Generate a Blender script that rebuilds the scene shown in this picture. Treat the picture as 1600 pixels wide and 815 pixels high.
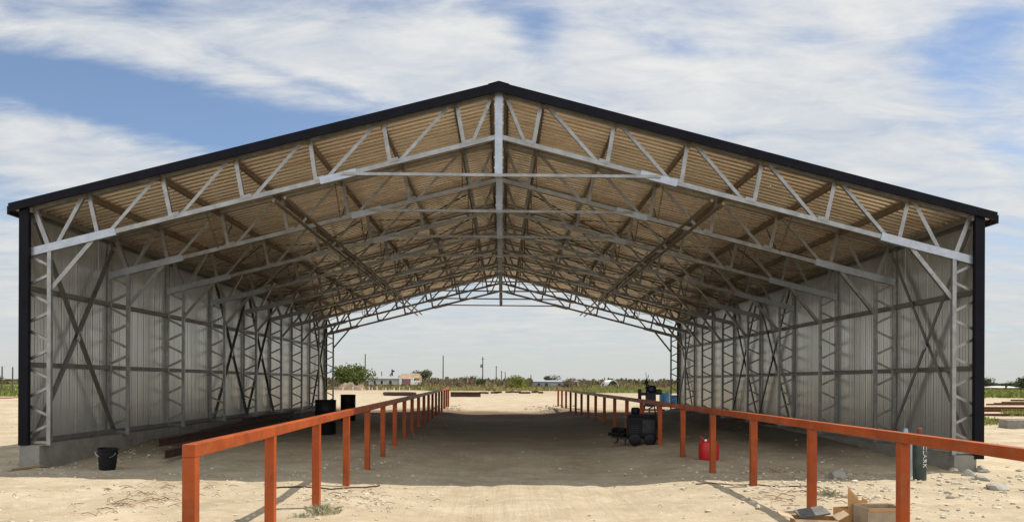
import bpy, math, random
from mathutils import Vector, Matrix, noise as mn
random.seed(7)
R = math.radians
sc = bpy.context.scene
for o in list(bpy.data.objects): bpy.data.objects.remove(o)

# ------------------------------------------------------------------ camera, sky, sun, exposure
cam_d = bpy.data.cameras.new("camera"); cam = bpy.data.objects.new("camera", cam_d)
sc.collection.objects.link(cam); sc.camera = cam
EYE = 1.65; F = 1200.0; HX = 785.0; HY = 598.0; ROLL = 0.004
cam.location = (0, 0, EYE)
cam.rotation_euler = (math.pi/2, -ROLL, 0)
cam_d.sensor_width = 36; cam_d.lens = F/1600*36
cam_d.shift_x = (800-HX)/1600; cam_d.shift_y = (HY-407.5)/1600
cam_d.clip_start = 0.1; cam_d.clip_end = 8000

SDX, SDY = -0.55, -0.30                      # where a metre of height throws its shadow
sun_el = math.atan(1/math.hypot(SDX, SDY)); sun_az = math.atan2(-SDX, -SDY)
sd = bpy.data.lights.new("sun", 'SUN'); sd.energy = 4.4; sd.angle = R(0.55); sd.color = (1.0, 0.94, 0.85)
sun = bpy.data.objects.new("sun", sd); sc.collection.objects.link(sun)
sun.rotation_euler = Vector((SDX, SDY, -1)).to_track_quat('-Z', 'Y').to_euler()
sun.location = (20, 30, 60)
sc.view_settings.view_transform = 'Standard'; sc.view_settings.look = 'None'
sc.view_settings.exposure = 0.30; sc.view_settings.gamma = 1.0
sc.view_settings.use_curve_mapping = False
sc.cycles.use_denoising = True
sc.cycles.max_bounces = 10; sc.cycles.diffuse_bounces = 6

world = bpy.data.worlds.new("World"); sc.world = world; world.use_nodes = True
def build_world():
    nt = world.node_tree; nt.nodes.clear(); N = nt.nodes; L = nt.links
    def M(op, a, b=None, c=None, clamp=False):
        n = N.new('ShaderNodeMath'); n.operation = op; n.use_clamp = clamp
        for i, v in enumerate((a, b, c)):
            if v is None: continue
            if isinstance(v, (int, float)): n.inputs[i].default_value = v
            else: L.new(v, n.inputs[i])
        return n.outputs[0]
    out = N.new('ShaderNodeOutputWorld')
    sky = N.new('ShaderNodeTexSky'); sky.sky_type = 'NISHITA'; sky.sun_disc = False
    sky.sun_elevation = sun_el; sky.sun_rotation = sun_az; sky.altitude = 900
    sky.air_density = 1.0; sky.dust_density = 0.6; sky.ozone_density = 2.2
    tc = N.new('ShaderNodeTexCoord'); sp = N.new('ShaderNodeSeparateXYZ'); L.new(tc.outputs['Generated'], sp.inputs[0])
    x, y, z = sp.outputs
    yy = M('MAXIMUM', y, 0.05); u = M('DIVIDE', x, yy); v = M('DIVIDE', z, yy)
    zz = M('ADD', M('MAXIMUM', z, 0.0), 0.16)
    px = M('DIVIDE', x, zz); py = M('DIVIDE', y, zz)
    cb = N.new('ShaderNodeCombineXYZ'); L.new(px, cb.inputs[0]); L.new(py, cb.inputs[1])
    def noise(scale, det, rough, dist=0.0, sx=1, sy=1, off=(0, 0), rot=0.0):
        mp = N.new('ShaderNodeMapping'); mp.inputs['Scale'].default_value = (sx, sy, 1)
        mp.inputs['Location'].default_value = (off[0], off[1], 0); mp.inputs['Rotation'].default_value = (0, 0, rot)
        L.new(cb.outputs[0], mp.inputs[0])
        n = N.new('ShaderNodeTexNoise'); n.inputs['Scale'].default_value = scale
        n.inputs['Detail'].default_value = det; n.inputs['Roughness'].default_value = rough
        n.inputs['Distortion'].default_value = dist
        L.new(mp.outputs[0], n.inputs['Vector']); return n.outputs['Fac']
    n1 = noise(1.1, 9, 0.58, 0.25, 1.0, 1.5, (3.1, 1.7), 0.25)
    n2 = noise(4.5, 8, 0.62, 0.4, 0.8, 1.7, (0.3, 5.2), 0.4)
    n3 = noise(14.0, 6, 0.6, 0.2, 0.8, 1.6, (7.3, 2.2), 0.3)
    base = M('ADD', M('MULTIPLY', n1, 0.50), M('ADD', M('MULTIPLY', n2, 0.40), M('MULTIPLY', n3, 0.18)))
    # openings (and banks) of the cloud cover, as directions in the sky: azimuth/height slopes
    def blob(cx, cy, rx, ry, ang):
        u0 = (cx-785)/1200; v0 = (598-cy)/1200; rx /= 1200; ry /= 1200; ca = math.cos(-ang); sa = math.sin(-ang)
        dx = M('SUBTRACT', u, u0); dy = M('SUBTRACT', v, v0)
        a = M('DIVIDE', M('ADD', M('MULTIPLY', dx, ca), M('MULTIPLY', dy, sa)), rx)
        b = M('DIVIDE', M('SUBTRACT', M('MULTIPLY', dy, ca), M('MULTIPLY', dx, sa)), ry)
        return M('POWER', math.e, M('MULTIPLY', M('ADD', M('MULTIPLY', a, a), M('MULTIPLY', b, b)), -1.0))
    tot = None
    for (cx, cy, rx, ry, ang, amp) in [(60, 125, 190, 48, 0.10, -0.36), (300, 190, 250, 52, 0.22, -0.40), (540, 200, 160, 45, 0.2, -0.22), (20, 20, 60, 20, 0, -0.1), (420, 110, 160, 14, 0.3, -0.16), (700, 120, 100, 20, 0.3, -0.08),
                                       (560, 150, 150, 22, 0.25, -0.12), (60, 10, 90, 18, 0.0, -0.10), (230, 12, 60, 14, 0.0, -0.16),
                                       (835, 50, 50, 45, 0.4, -0.26), (1065, 78, 85, 34, 0.1, -0.20), (1500, 105, 75, 85, -0.5, -0.19), (1570, 30, 60, 40, 0, -0.14),
                                       (1580, 230, 60, 40, 0.0, -0.14), (20, 330, 90, 30, 0.1, -0.16), (1250, 60, 90, 30, 0, -0.05),
                                       (760, 10, 60, 20, 0, -0.15), (960, 20, 80, 15, 0, -0.1),
                                       (110, 240, 190, 42, 0.16, 0.22), (330, 90, 260, 40, 0.16, 0.14), (660, 110, 200, 60, 0.1, 0.12),
                                       (1200, 180, 300, 90, 0.2, 0.12)]:
        g = M('MULTIPLY', blob(cx, cy, rx, ry, ang), amp)
        tot = g if tot is None else M('ADD', tot, g)
    front = M('SMOOTH_MIN', M('MULTIPLY', M('MAXIMUM', y, 0.0), 4.0), 1.0, 0.1)
    tot = M('MULTIPLY', tot, front)
    low = M('POWER', math.e, M('MULTIPLY', M('MAXIMUM', z, 0.0), -9.0))      # more veil toward the horizon
    cov = M('ADD', M('ADD', base, tot), M('MULTIPLY', low, 0.14))
    mr = N.new('ShaderNodeMapRange'); mr.interpolation_type = 'SMOOTHSTEP'
    mr.inputs['From Min'].default_value = 0.26; mr.inputs['From Max'].default_value = 0.64
    mr.inputs['To Min'].default_value = 0.04; mr.inputs['To Max'].default_value = 0.97
    L.new(cov, mr.inputs['Value'])
    ramp = N.new('ShaderNodeValToRGB')
    e = ramp.color_ramp.elements
    e[0].position = 0.36; e[0].color = (0.44, 0.49, 0.57, 1); e[1].position = 0.64; e[1].color = (0.70, 0.70, 0.685, 1)
    shade = M('ADD', M('MULTIPLY', n2, 0.6), M('MULTIPLY', n1, 0.4)); L.new(shade, ramp.inputs[0])
    hz = N.new('ShaderNodeMix'); hz.data_type = 'RGBA'; L.new(low, hz.inputs['Factor'])
    L.new(ramp.outputs[0], hz.inputs[6]); hz.inputs[7].default_value = (0.50, 0.52, 0.50, 1)
    b1 = N.new('ShaderNodeBackground'); b1.inputs[1].default_value = 0.105; L.new(sky.outputs[0], b1.inputs[0])
    b2 = N.new('ShaderNodeBackground'); L.new(hz.outputs[2], b2.inputs[0])
    # clouds behind the camera brightened, added as fill for the shed interior
    back = M('MULTIPLY', M('MINIMUM', M('MAXIMUM', M('ADD', M('MULTIPLY', y, -1.0), 0.15), 0.0), 0.7), 1.3); L.new(M('MULTIPLY', M('ADD', back, 1.0), 0.98), b2.inputs[1])
    mx = N.new('ShaderNodeMixShader'); L.new(mr.outputs[0], mx.inputs[0]); L.new(b1.outputs[0], mx.inputs[1]); L.new(b2.outputs[0], mx.inputs[2])
    L.new(mx.outputs[0], out.inputs[0])
build_world()

# ------------------------------------------------------------------ helpers
def tag(o, label=None, cat=None, group=None, kind=None):
    if label: o['label'] = label
    if cat: o['category'] = cat
    if group: o['group'] = group
    if kind: o['kind'] = kind
    return o
def empty(name, loc=(0, 0, 0), rz=0, **k):
    o = bpy.data.objects.new(name, None); sc.collection.objects.link(o)
    o.location = loc; o.rotation_euler = (0, 0, rz); o.empty_display_size = 0.2
    return tag(o, **k)
def link_copy(o, parent=None):
    c = o.copy(); sc.collection.objects.link(c); c.parent = parent
    for ch in list(o.children): link_copy(ch, c)
    return c

class MB:
    def __init__(s): s.v = []; s.f = []
    def add(s, vs, fs):
        n = len(s.v); s.v += [tuple(p) for p in vs]; s.f += [tuple(i+n for i in f) for f in fs]; return s
    def box(s, x0, x1, y0, y1, z0, z1):
        return s.add([(x0, y0, z0), (x1, y0, z0), (x1, y1, z0), (x0, y1, z0), (x0, y0, z1), (x1, y0, z1), (x1, y1, z1), (x0, y1, z1)],
                     [(0, 3, 2, 1), (4, 5, 6, 7), (0, 1, 5, 4), (1, 2, 6, 5), (2, 3, 7, 6), (3, 0, 4, 7)])
    def bar(s, a, b, w, d=None, up=(0, 1, 0)):
        """box section from a to b: w across (perpendicular to up), d along up"""
        a = Vector(a); b = Vector(b); d = w if d is None else d; t = (b-a).normalized(); up = Vector(up)
        side = t.cross(up)
        if side.length < 1e-4: side = t.cross(Vector((1, 0, 0)))
        side.normalize(); u2 = side.cross(t).normalized()
        vs = []
        for p in (a, b):
            for i, j in ((-1, -1), (1, -1), (1, 1), (-1, 1)): vs.append(p + side*i*w/2 + u2*j*d/2)
        return s.add(vs, [(0, 1, 2, 3), (7, 6, 5, 4), (0, 4, 5, 1), (1, 5, 6, 2), (2, 6, 7, 3), (3, 7, 4, 0)])
    def angle(s, a, b, w, t=0.006, up=(0, 1, 0), flip=1):
        """an L section: two thin legs"""
        a = Vector(a); b = Vector(b); tt = (b-a).normalized(); up = Vector(up)
        side = tt.cross(up); side.normalize(); u2 = side.cross(tt).normalized()
        s.bar(a, b, w, t, up); o = side*(w/2-t/2)*flip + u2*(w*0.4+t/2+0.0005)
        s.bar(a+o, b+o, t, w*0.8, up); return s
    def tube(s, pts, r, n=8, cap=True):
        pts = [Vector(p) for p in pts]; rs = r if isinstance(r, (list, tuple)) else [r]*len(pts)
        vs = []; fs = []
        ref = None
        for i, p in enumerate(pts):
            t = (pts[min(i+1, len(pts)-1)] - pts[max(i-1, 0)]).normalized()
            if ref is None: ref = Vector((0, 0, 1)) if abs(t.z) < 0.9 else Vector((1, 0, 0))
            a = t.cross(ref).normalized(); b = a.cross(t).normalized()
            for k in range(n):
                q = 2*math.pi*k/n; vs.append(p + (a*math.cos(q)+b*math.sin(q))*rs[i])
        for i in range(len(pts)-1):
            for k in range(n):
                fs.append((i*n+k, i*n+(k+1) % n, (i+1)*n+(k+1) % n, (i+1)*n+k))
        if cap:
            fs.append(tuple(range(n-1, -1, -1))); m = (len(pts)-1)*n; fs.append(tuple(range(m, m+n)))
        return s.add(vs, fs)
    def lathe(s, prof, n=20, c=(0, 0, 0)):
        vs = []; fs = []
        for (r, z) in prof:
            for k in range(n):
                q = 2*math.pi*k/n; vs.append((c[0]+r*math.cos(q), c[1]+r*math.sin(q), c[2]+z))
        for i in range(len(prof)-1):
            for k in range(n):
                fs.append((i*n+k, i*n+(k+1) % n, (i+1)*n+(k+1) % n, (i+1)*n+k))
        fs.append(tuple(range(n-1, -1, -1))); m = (len(prof)-1)*n; fs.append(tuple(range(m, m+n)))
        return s.add(vs, fs)
    def blobrock(s, c, r, seed, flat=0.6, sub=1):
        import bmesh
        bm = bmesh.new(); bmesh.ops.create_icosphere(bm, subdivisions=sub, radius=1)
        rr = random.Random(seed); off = Vector((rr.uniform(-50, 50),)*3)
        sx, sy = rr.uniform(.75, 1.3), rr.uniform(.75, 1.3); q = rr.uniform(0, 6.3)
        vs = []
        for v in bm.verts:
            p = v.co*(1+0.6*mn.noise(v.co*1.3+off)+.3*mn.noise(v.co*3.1+off))
            x = p.x*sx; yv = p.y*sy
            vs.append((c[0]+r*(x*math.cos(q)-yv*math.sin(q)), c[1]+r*(x*math.sin(q)+yv*math.cos(q)), c[2]+r*flat*p.z))
        fs = [tuple(v.index for v in f.verts) for f in bm.faces]; bm.free()
        return s.add(vs, fs)
    def build(s, name, mat, parent=None, smooth=None, bevel=0, **k):
        me = bpy.data.meshes.new(name); me.from_pydata(s.v, [], s.f); me.update()
        o = bpy.data.objects.new(name, me); sc.collection.objects.link(o)
        if mat: me.materials.append(mat)
        if smooth is not None:
            me.polygons.foreach_set('use_smooth', [True]*len(me.polygons)); me.set_sharp_from_angle(angle=R(smooth))
        if parent is not None: o.parent = parent
        if bevel:
            m = o.modifiers.new('bevel', 'BEVEL'); m.width = bevel; m.segments = 2; m.limit_method = 'ANGLE'
        return tag(o, **k)

def wpos(px, py, d):                       # a point of the place seen at (px, py) and d metres ahead
    cx, cy = px-HX, HY-py
    c, s_ = math.cos(ROLL), math.sin(ROLL)
    x = cx*c - cy*s_; z = cx*s_ + cy*c
    return Vector((x/F*d, d, EYE + z/F*d))

# ------------------------------------------------------------------ materials
def mat(name, col, rough=0.7, metal=0.0, var=0.0, vscale=3.0, col2=None, bump=0.0, bscale=40.0, island=0.0, spec=0.5,
        stain=None, stain_scale=2.0, stain_amt=0.5, stretch=(1, 1, 1), trans=None, rvar=0.0):
    m = bpy.data.materials.new(name); m.use_nodes = True; nt = m.node_tree; N = nt.nodes; L = nt.links
    b = N['Principled BSDF']; b.inputs['Roughness'].default_value = rough; b.inputs['Metallic'].default_value = metal
    b.inputs['Specular IOR Level'].default_value = spec
    tc = N.new('ShaderNodeTexCoord'); mp = N.new('ShaderNodeMapping'); L.new(tc.outputs['Object'], mp.inputs[0])
    mp.inputs['Scale'].default_value = stretch
    def noise(sc_, det=6, rg=0.6):
        n = N.new('ShaderNodeTexNoise'); n.inputs['Scale'].default_value = sc_; n.inputs['Detail'].default_value = det
        n.inputs['Roughness'].default_value = rg; L.new(mp.outputs[0], n.inputs['Vector']); return n.outputs['Fac']
    def ramp(fac, p0, p1, c0, c1):
        r = N.new('ShaderNodeValToRGB'); e = r.color_ramp.elements; e[0].position = p0; e[1].position = p1
        e[0].color = (*c0, 1); e[1].color = (*c1, 1); L.new(fac, r.inputs[0]); return r.outputs[0]
    c2 = col2 if col2 else tuple(max(0, c*(1-var)) for c in col)
    c1 = col if col2 else tuple(min(1, c*(1+var*0.7)) for c in col)
    last = ramp(noise(vscale), 0.35, 0.65, c2, c1)
    if stain:
        f = ramp(noise(stain_scale, 8, 0.7), 0.5, 0.68, (0, 0, 0), (stain_amt,)*3)
        mx = N.new('ShaderNodeMix'); mx.data_type = 'RGBA'; L.new(f, mx.inputs[0]); L.new(last, mx.inputs[6])
        mx.inputs[7].default_value = (*stain, 1); last = mx.outputs[2]
    if island:
        g = N.new('ShaderNodeNewGeometry'); mr = N.new('ShaderNodeMapRange'); L.new(g.outputs['Random Per Island'], mr.inputs[0])
        mr.inputs[3].default_value = 1-island; mr.inputs[4].default_value = 1+island
        hs = N.new('ShaderNodeHueSaturation'); L.new(mr.outputs[0], hs.inputs['Value']); L.new(last, hs.inputs['Color']); last = hs.outputs[0]
    L.new(last, b.inputs['Base Color'])
    if rvar:
        mr = N.new('ShaderNodeMapRange'); L.new(noise(vscale*2.3), mr.inputs[0]); mr.inputs[1].default_value = 0.3; mr.inputs[2].default_value = 0.7
        mr.inputs[3].default_value = rough-rvar; mr.inputs[4].default_value = rough+rvar; L.new(mr.outputs[0], b.inputs['Roughness'])
    if bump:
        bp = N.new('ShaderNodeBump'); bp.inputs['Strength'].default_value = bump; bp.inputs['Distance'].default_value = 0.02
        L.new(noise(bscale, 5), bp.inputs['Height']); L.new(bp.outputs[0], b.inputs['Normal'])
    if trans:
        tr = N.new('ShaderNodeBsdfTranslucent'); L.new(last, tr.inputs[0]); mxs = N.new('ShaderNodeMixShader'); mxs.inputs[0].default_value = trans
        L.new(b.outputs[0], mxs.inputs[1]); L.new(tr.outputs[0], mxs.inputs[2]); L.new(mxs.outputs[0], N['Material Output'].inputs[0])
    return m

GALV = mat('galvanised_steel', (0.29, 0.288, 0.28), 0.40, 0.75, 0.22, 5.0, bump=0.05, bscale=30, rvar=0.1, stain=(0.25, 0.23, 0.20), stain_scale=3, stain_amt=0.7)
PLATE = mat('bright_galvanised_plate', (0.37, 0.395, 0.43), 0.36, 0.7, 0.12, 8.0)
GIRTM = mat('dull_girt_steel', (0.17, 0.162, 0.14), 0.5, 0.3, 0.2, 4.0)
PURL = mat('purlin_steel', (0.20, 0.155, 0.11), 0.5, 0.4, 0.2, 4.0, stain=(0.16, 0.085, 0.045), stain_scale=1.4, stain_amt=0.7)
WALLM = mat('wall_sheet_metal', (0.60, 0.60, 0.555), 0.30, 0.72, 0.12, 0.8, stain=(0.50, 0.485, 0.43), stain_scale=0.9, stain_amt=0.5, stretch=(1, 1, 0.35), rvar=0.04)
ROOFM = mat('roof_sheet_metal', (0.88, 0.755, 0.60), 0.27, 0.66, 0.10, 0.9, stain=(0.56, 0.34, 0.18), stain_scale=1.3, stain_amt=0.8, stretch=(0.25, 5.0, 0.25), rvar=0.08)
BLACKT = mat('black_trim_paint', (0.0045, 0.0045, 0.009), 0.5, 0.0, 0.3, 3.0, rvar=0.08, spec=0.12)
CONC = mat('concrete', (0.25, 0.235, 0.195), 0.9, 0.0, 0.18, 3.0, bump=0.5, bscale=25, stain=(0.14, 0.125, 0.10), stain_scale=2.2, stain_amt=0.7)
ORNG = mat('red_oxide_primer', (0.32, 0.058, 0.008), 0.5, 0.0, 0.28, 2.2, spec=0.3, bump=0.08, bscale=60, stain=(0.30, 0.13, 0.055), stain_scale=7, stain_amt=0.4, rvar=0.1)
RUST = mat('rusty_steel', (0.17, 0.062, 0.032), 0.85, 0.1, 0.4, 4.0, bump=0.4, bscale=40, stain=(0.09, 0.04, 0.025), stain_scale=3)
DKRUST = mat('dark_rusty_steel', (0.075, 0.032, 0.02), 0.85, 0.1, 0.4, 4.0, bump=0.3)
BLACKP = mat('black_plastic', (0.008, 0.008, 0.009), 0.5, 0, 0.3, 5.0, spec=0.25)
BLACKD = mat('black_painted_steel', (0.006, 0.006, 0.008), 0.55, 0.0, 0.4, 4.0, bump=0.1, spec=0.2)
DARKM = mat('grimy_machine_metal', (0.028, 0.027, 0.026), 0.6, 0.3, 0.5, 9.0)
BLUEB = mat('blue_barrel_plastic', (0.02, 0.12, 0.26), 0.45, 0, 0.25, 3.0)
NAVY = mat('navy_machine_paint', (0.011, 0.017, 0.038), 0.5, 0.1, 0.3, 5.0)
REDP = mat('red_plastic', (0.50, 0.012, 0.014), 0.4, 0, 0.15, 5.0)
SILV = mat('bright_metal', (0.6, 0.6, 0.6), 0.3, 0.8, 0.1, 5)
CYLG = mat('dark_green_cylinder_paint', (0.035, 0.055, 0.048), 0.45, 0.1, 0.3, 6, stain=(0.10, 0.075, 0.05), stain_scale=6, stain_amt=0.5)
CYLB = mat('pale_blue_cylinder_paint', (0.30, 0.42, 0.55), 0.5, 0.1, 0.2, 5)
WHTP = mat('white_lettering_paint', (0.75, 0.75, 0.72), 0.6, 0, 0.1, 20)
CARD = mat('brown_cardboard', (0.47, 0.27, 0.11), 0.9, 0, 0.14, 5, stain=(0.36, 0.19, 0.075), stain_scale=5, stain_amt=0.5)
CARDIN = mat('dull_cardboard', (0.42, 0.31, 0.19), 0.9, 0, 0.14, 5)
GREYC = mat('weathered_grey_carton', (0.34, 0.27, 0.19), 0.9, 0, 0.2, 6, stain=(0.38, 0.20, 0.075), stain_scale=4, stain_amt=0.8)
TAPE = mat('pale_packing_label', (0.7, 0.66, 0.58), 0.5, 0, 0.1, 5)
WOOD = mat('weathered_lumber', (0.36, 0.27, 0.15), 0.85, 0, 0.25, 6, stretch=(0.3, 6, 6))
POLEM = mat('utility_pole_wood', (0.11, 0.085, 0.065), 0.9, 0, 0.3, 3)
WHITES = mat('white_stake_paint', (0.78, 0.76, 0.72), 0.7, 0, 0.1, 3)
STONE = mat('caliche_stone', (0.45, 0.39, 0.295), 0.95, 0, 0.25, 3.0, island=0.25, bump=0.5, bscale=20)
STONEG = mat('grey_stone', (0.33, 0.30, 0.25), 0.95, 0, 0.25, 5.0, bump=0.6, bscale=25)
STICK = mat('dry_reddish_twig', (0.19, 0.10, 0.06), 0.9, 0, 0.3, 5.0, island=0.4)
LEAF_G = mat('mesquite_leaf', (0.115, 0.140, 0.036), 0.8, 0, 0.25, 0.9, island=0.5, trans=0.3, spec=0.2)
LEAF_O = mat('olive_leaf', (0.115, 0.115, 0.050), 0.8, 0, 0.25, 0.9, island=0.45, trans=0.25, spec=0.2)
LEAF_D = mat('dark_leaf', (0.050, 0.065, 0.026), 0.8, 0, 0.25, 0.9, island=0.45, trans=0.2, spec=0.2)
LEAF_Y = mat('yellow_green_leaf', (0.20, 0.21, 0.045), 0.8, 0, 0.25, 0.9, island=0.45, trans=0.3, spec=0.2)
LEAF_B = mat('dry_brown_brush', (0.20, 0.155, 0.095), 0.85, 0, 0.25, 0.9, island=0.4, trans=0.15, spec=0.2)
WEED = mat('field_weed', (0.20, 0.20, 0.065), 0.85, 0, 0.35, 0.05, col2=(0.26, 0.20, 0.10), island=0.45, trans=0.3, spec=0.2)
GRASSG = mat('green_weed', (0.20, 0.23, 0.06), 0.85, 0, 0.3, 0.08, island=0.4, trans=0.3, spec=0.2)
SAGE = mat('sage_weed', (0.40, 0.39, 0.25), 0.85, 0, 0.3, 3, island=0.35, trans=0.2, spec=0.2)
BARK = mat('bark', (0.10, 0.075, 0.05), 0.9, 0, 0.3, 5)
HWALL = mat('pale_house_wall', (0.50, 0.49, 0.46), 0.8, 0, 0.1, 0.7)
HROOFB = mat('tan_shingle_roof', (0.30, 0.20, 0.12), 0.9, 0, 0.2, 1.0)
HROOFG = mat('grey_metal_roof', (0.30, 0.31, 0.33), 0.6, 0.2, 0.2, 1.0)
HWHITE = mat('white_house_trim', (0.78, 0.77, 0.75), 0.7, 0, 0.08, 1)
HRED = mat('faded_red_door', (0.38, 0.10, 0.11), 0.7, 0, 0.3, 1.5, col2=(0.45, 0.25, 0.28))
HDARK = mat('dark_opening', (0.03, 0.03, 0.03), 0.8)
GLASSD = mat('dark_window_glass', (0.03, 0.035, 0.04), 0.15)
LONGW = mat('pale_blue_grey_cladding', (0.36, 0.38, 0.40), 0.7, 0.1, 0.12, 0.3)

# ------------------------------------------------------------------ ground
def sst(a, b, x):
    t = min(1, max(0, (x-a)/(b-a))); return t*t*(3-2*t)
def ground_z(x, y, fine=True):
    z = 0.10*sst(14.5, 19.5, y) + 0.08*sst(20, 29, y) + 0.07*sst(34, 48, y)
    z += 0.05*math.exp(-((y-11.8)/2.2)**2)*sst(2.0, 3.2, abs(x+0.2))
    fx = x + 0.0208*(y-5.8)
    inside = sst(13.0, 15.5, y)*(1-sst(46, 52, y))
    z -= (0.035+0.055*inside)*(1-sst(1.6, 2.9, abs(fx-0.8)))
    z += 0.07*inside*math.exp(-((fx+3.1)/0.6)**2) + 0.07*inside*math.exp(-((fx-4.2)/0.7)**2)
    z += 0.14*inside*sst(7.2, 8.7, abs(x))*(1-sst(9.3, 9.6, abs(x)))*sst(15.5, 22, y)
    # berm where the lane leaves the shed
    z += 0.07*math.exp(-((y-40.6)/1.0)**2)*(1-sst(4.5, 6.5, abs(x)))
    if x < -14: z += 0.08*sst(20, 40, y)
    if fine:
        near = 1-sst(60, 120, y)
        p = Vector((x, y, 0))
        z += 0.045*mn.noise(p*0.35+Vector((3, 1, 0)))
        rough = 1.0 if abs(fx-0.8) > 2.6 else 0.35
        if near > 0:
            z += near*rough*(0.03*mn.noise(p*1.1) + 0.022*mn.noise(p*2.9+Vector((9, 3, 0))) + 0.010*mn.noise(p*7.0))
            # tyre ruts in the lane
            for c in (-0.35, 0.05, 1.45, 1.85):
                w = c + 0.10*math.sin(y*0.35+c)
                z -= 0.026*math.exp(-((fx-w)/0.13)**2)*(1-sst(15, 22, y))
    return z

def axis(segs):
    out = []
    for a, b, st in segs:
        n = max(1, round((b-a)/st)); out += [a+(b-a)*i/n for i in range(n)]
    out.append(segs[-1][1]); return out
def build_ground():
    xs = axis([(-3500, -900, 650), (-900, -200, 100), (-200, -60, 14), (-60, -25, 2.5), (-25, -11, 0.5), (-11, 11, 0.115), (11, 25, 0.5), (25, 60, 2.5), (60, 200, 14), (200, 900, 100), (900, 3500, 650)])
    ys = axis([(-60, 0, 6), (0, 6, 0.6), (6, 20, 0.085), (20, 44, 0.17), (44, 70, 0.7), (70, 200, 5), (200, 900, 50), (900, 5500, 400)])
    vs = [(x, y, ground_z(x, y)) for y in ys for x in xs]
    nx = len(xs); fs = [(j*nx+i, j*nx+i+1, (j+1)*nx+i+1, (j+1)*nx+i) for j in range(len(ys)-1) for i in range(nx-1)]
    m = bpy.data.materials.new('sandy_caliche_soil'); m.use_nodes = True; nt = m.node_tree; N = nt.nodes; L = nt.links
    b = N['Principled BSDF']; b.inputs['Roughness'].default_value = 0.95; b.inputs['Specular IOR Level'].default_value = 0.15
    tc = N.new('ShaderNodeTexCoord')
    def noise(s, det=6, rg=0.6, stretch=None, dist=0):
        n = N.new('ShaderNodeTexNoise'); n.inputs['Scale'].default_value = s; n.inputs['Detail'].default_value = det; n.inputs['Roughness'].default_value = rg
        n.inputs['Distortion'].default_value = dist
        if stretch:
            mp = N.new('ShaderNodeMapping'); mp.inputs['Scale'].default_value = stretch; L.new(tc.outputs['Object'], mp.inputs[0]); L.new(mp.outputs[0], n.inputs['Vector'])
        else: L.new(tc.outputs['Object'], n.inputs['Vector'])
        return n.outputs['Fac']
    def ramp(f, p0, p1, c0=(0, 0, 0), c1=(1, 1, 1)):
        r = N.new('ShaderNodeValToRGB'); e = r.color_ramp.elements; e[0].position = p0; e[1].position = p1; e[0].color = (*c0, 1); e[1].color = (*c1, 1)
        L.new(f, r.inputs[0]); return r.outputs[0]
    def mix(f, a, bcol):
        mx = N.new('ShaderNodeMix'); mx.data_type = 'RGBA'; L.new(f, mx.inputs[0])
        L.new(a, mx.inputs[6])
        if isinstance(bcol, tuple): mx.inputs[7].default_value = (*bcol, 1)
        else: L.new(bcol, mx.inputs[7])
        return mx.outputs[2]
    def Mt(op, a, bb, clamp=False):
        n = N.new('ShaderNodeMath'); n.operation = op; n.use_clamp = clamp
        for i, v in enumerate((a, bb)):
            if isinstance(v, (int, float)): n.inputs[i].default_value = v
            else: L.new(v, n.inputs[i])
        return n.outputs[0]
    base = ramp(noise(0.9, 9, 0.62), 0.33, 0.68, (0.31, 0.25, 0.16), (0.45, 0.375, 0.262))
    base = mix(ramp(noise(5.0, 8, 0.65), 0.52, 0.72, (0,)*3, (0.55,)*3), base, (0.55, 0.49, 0.385))      # pale caliche
    base = mix(ramp(noise(2.2, 7, 0.6, (0.5, 1.6, 1), 0.6), 0.55, 0.72, (0,)*3, (0.55,)*3), base, (0.30, 0.20, 0.115))  # reddish dirt
    base = mix(ramp(noise(28, 4, 0.7), 0.60, 0.74, (0,)*3, (0.5,)*3), base, (0.27, 0.19, 0.11))          # specks
    base = mix(ramp(noise(55, 3, 0.6), 0.60, 0.70, (0,)*3, (0.6,)*3), base, (0.66, 0.61, 0.52))
    sp = N.new('ShaderNodeSeparateXYZ'); L.new(tc.outputs['Object'], sp.inputs[0]); X, Y, Z = sp.outputs
    # deepening shade inside the shed, painted as a darker grey floor
    wob = Mt('MULTIPLY', Mt('SUBTRACT', noise(0.5, 4), 0.5), 5.0)
    def band(v, a, bnd, w):
        r1 = N.new('ShaderNodeMapRange'); r1.interpolation_type = 'SMOOTHSTEP'; L.new(v, r1.inputs[0]); r1.inputs[1].default_value = a-w; r1.inputs[2].default_value = a+w
        r2 = N.new('ShaderNodeMapRange'); r2.interpolation_type = 'SMOOTHSTEP'; L.new(v, r2.inputs[0]); r2.inputs[1].default_value = bnd-w; r2.inputs[2].default_value = bnd+w
        return Mt('SUBTRACT', r1.outputs[0], r2.outputs[0])
    yw = Mt('ADD', Y, wob); ax = Mt('ABSOLUTE', X, 0)
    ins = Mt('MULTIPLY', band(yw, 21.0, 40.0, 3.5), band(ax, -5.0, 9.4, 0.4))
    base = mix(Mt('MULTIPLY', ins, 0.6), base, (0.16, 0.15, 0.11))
    red = Mt('MULTIPLY', band(yw, 34.0, 40.0, 1.6), band(ax, -5.0, 8.6, 0.6))  # red-brown soil at the far mouth, with the berm's shading painted in
    base = mix(Mt('MULTIPLY', red, 0.8), base, (0.12, 0.062, 0.035))
    fstrip = Mt('MULTIPLY', band(Mt('ADD', Y, Mt('MULTIPLY', Mt('SUBTRACT', noise(0.08, 5), 0.5), 40.0)), 88.0, 150.0, 12.0), ramp(noise(0.11, 6, 0.6, (0.4, 1.5, 1)), 0.40, 0.58))
    base = mix(Mt('MULTIPLY', fstrip, 0.65), base, (0.27, 0.20, 0.13))
    base = mix(ramp(noise(0.16, 5, 0.6, (0.3, 1.2, 1)), 0.50, 0.68, (0,)*3, (0.4,)*3), base, (0.36, 0.275, 0.18))
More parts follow.
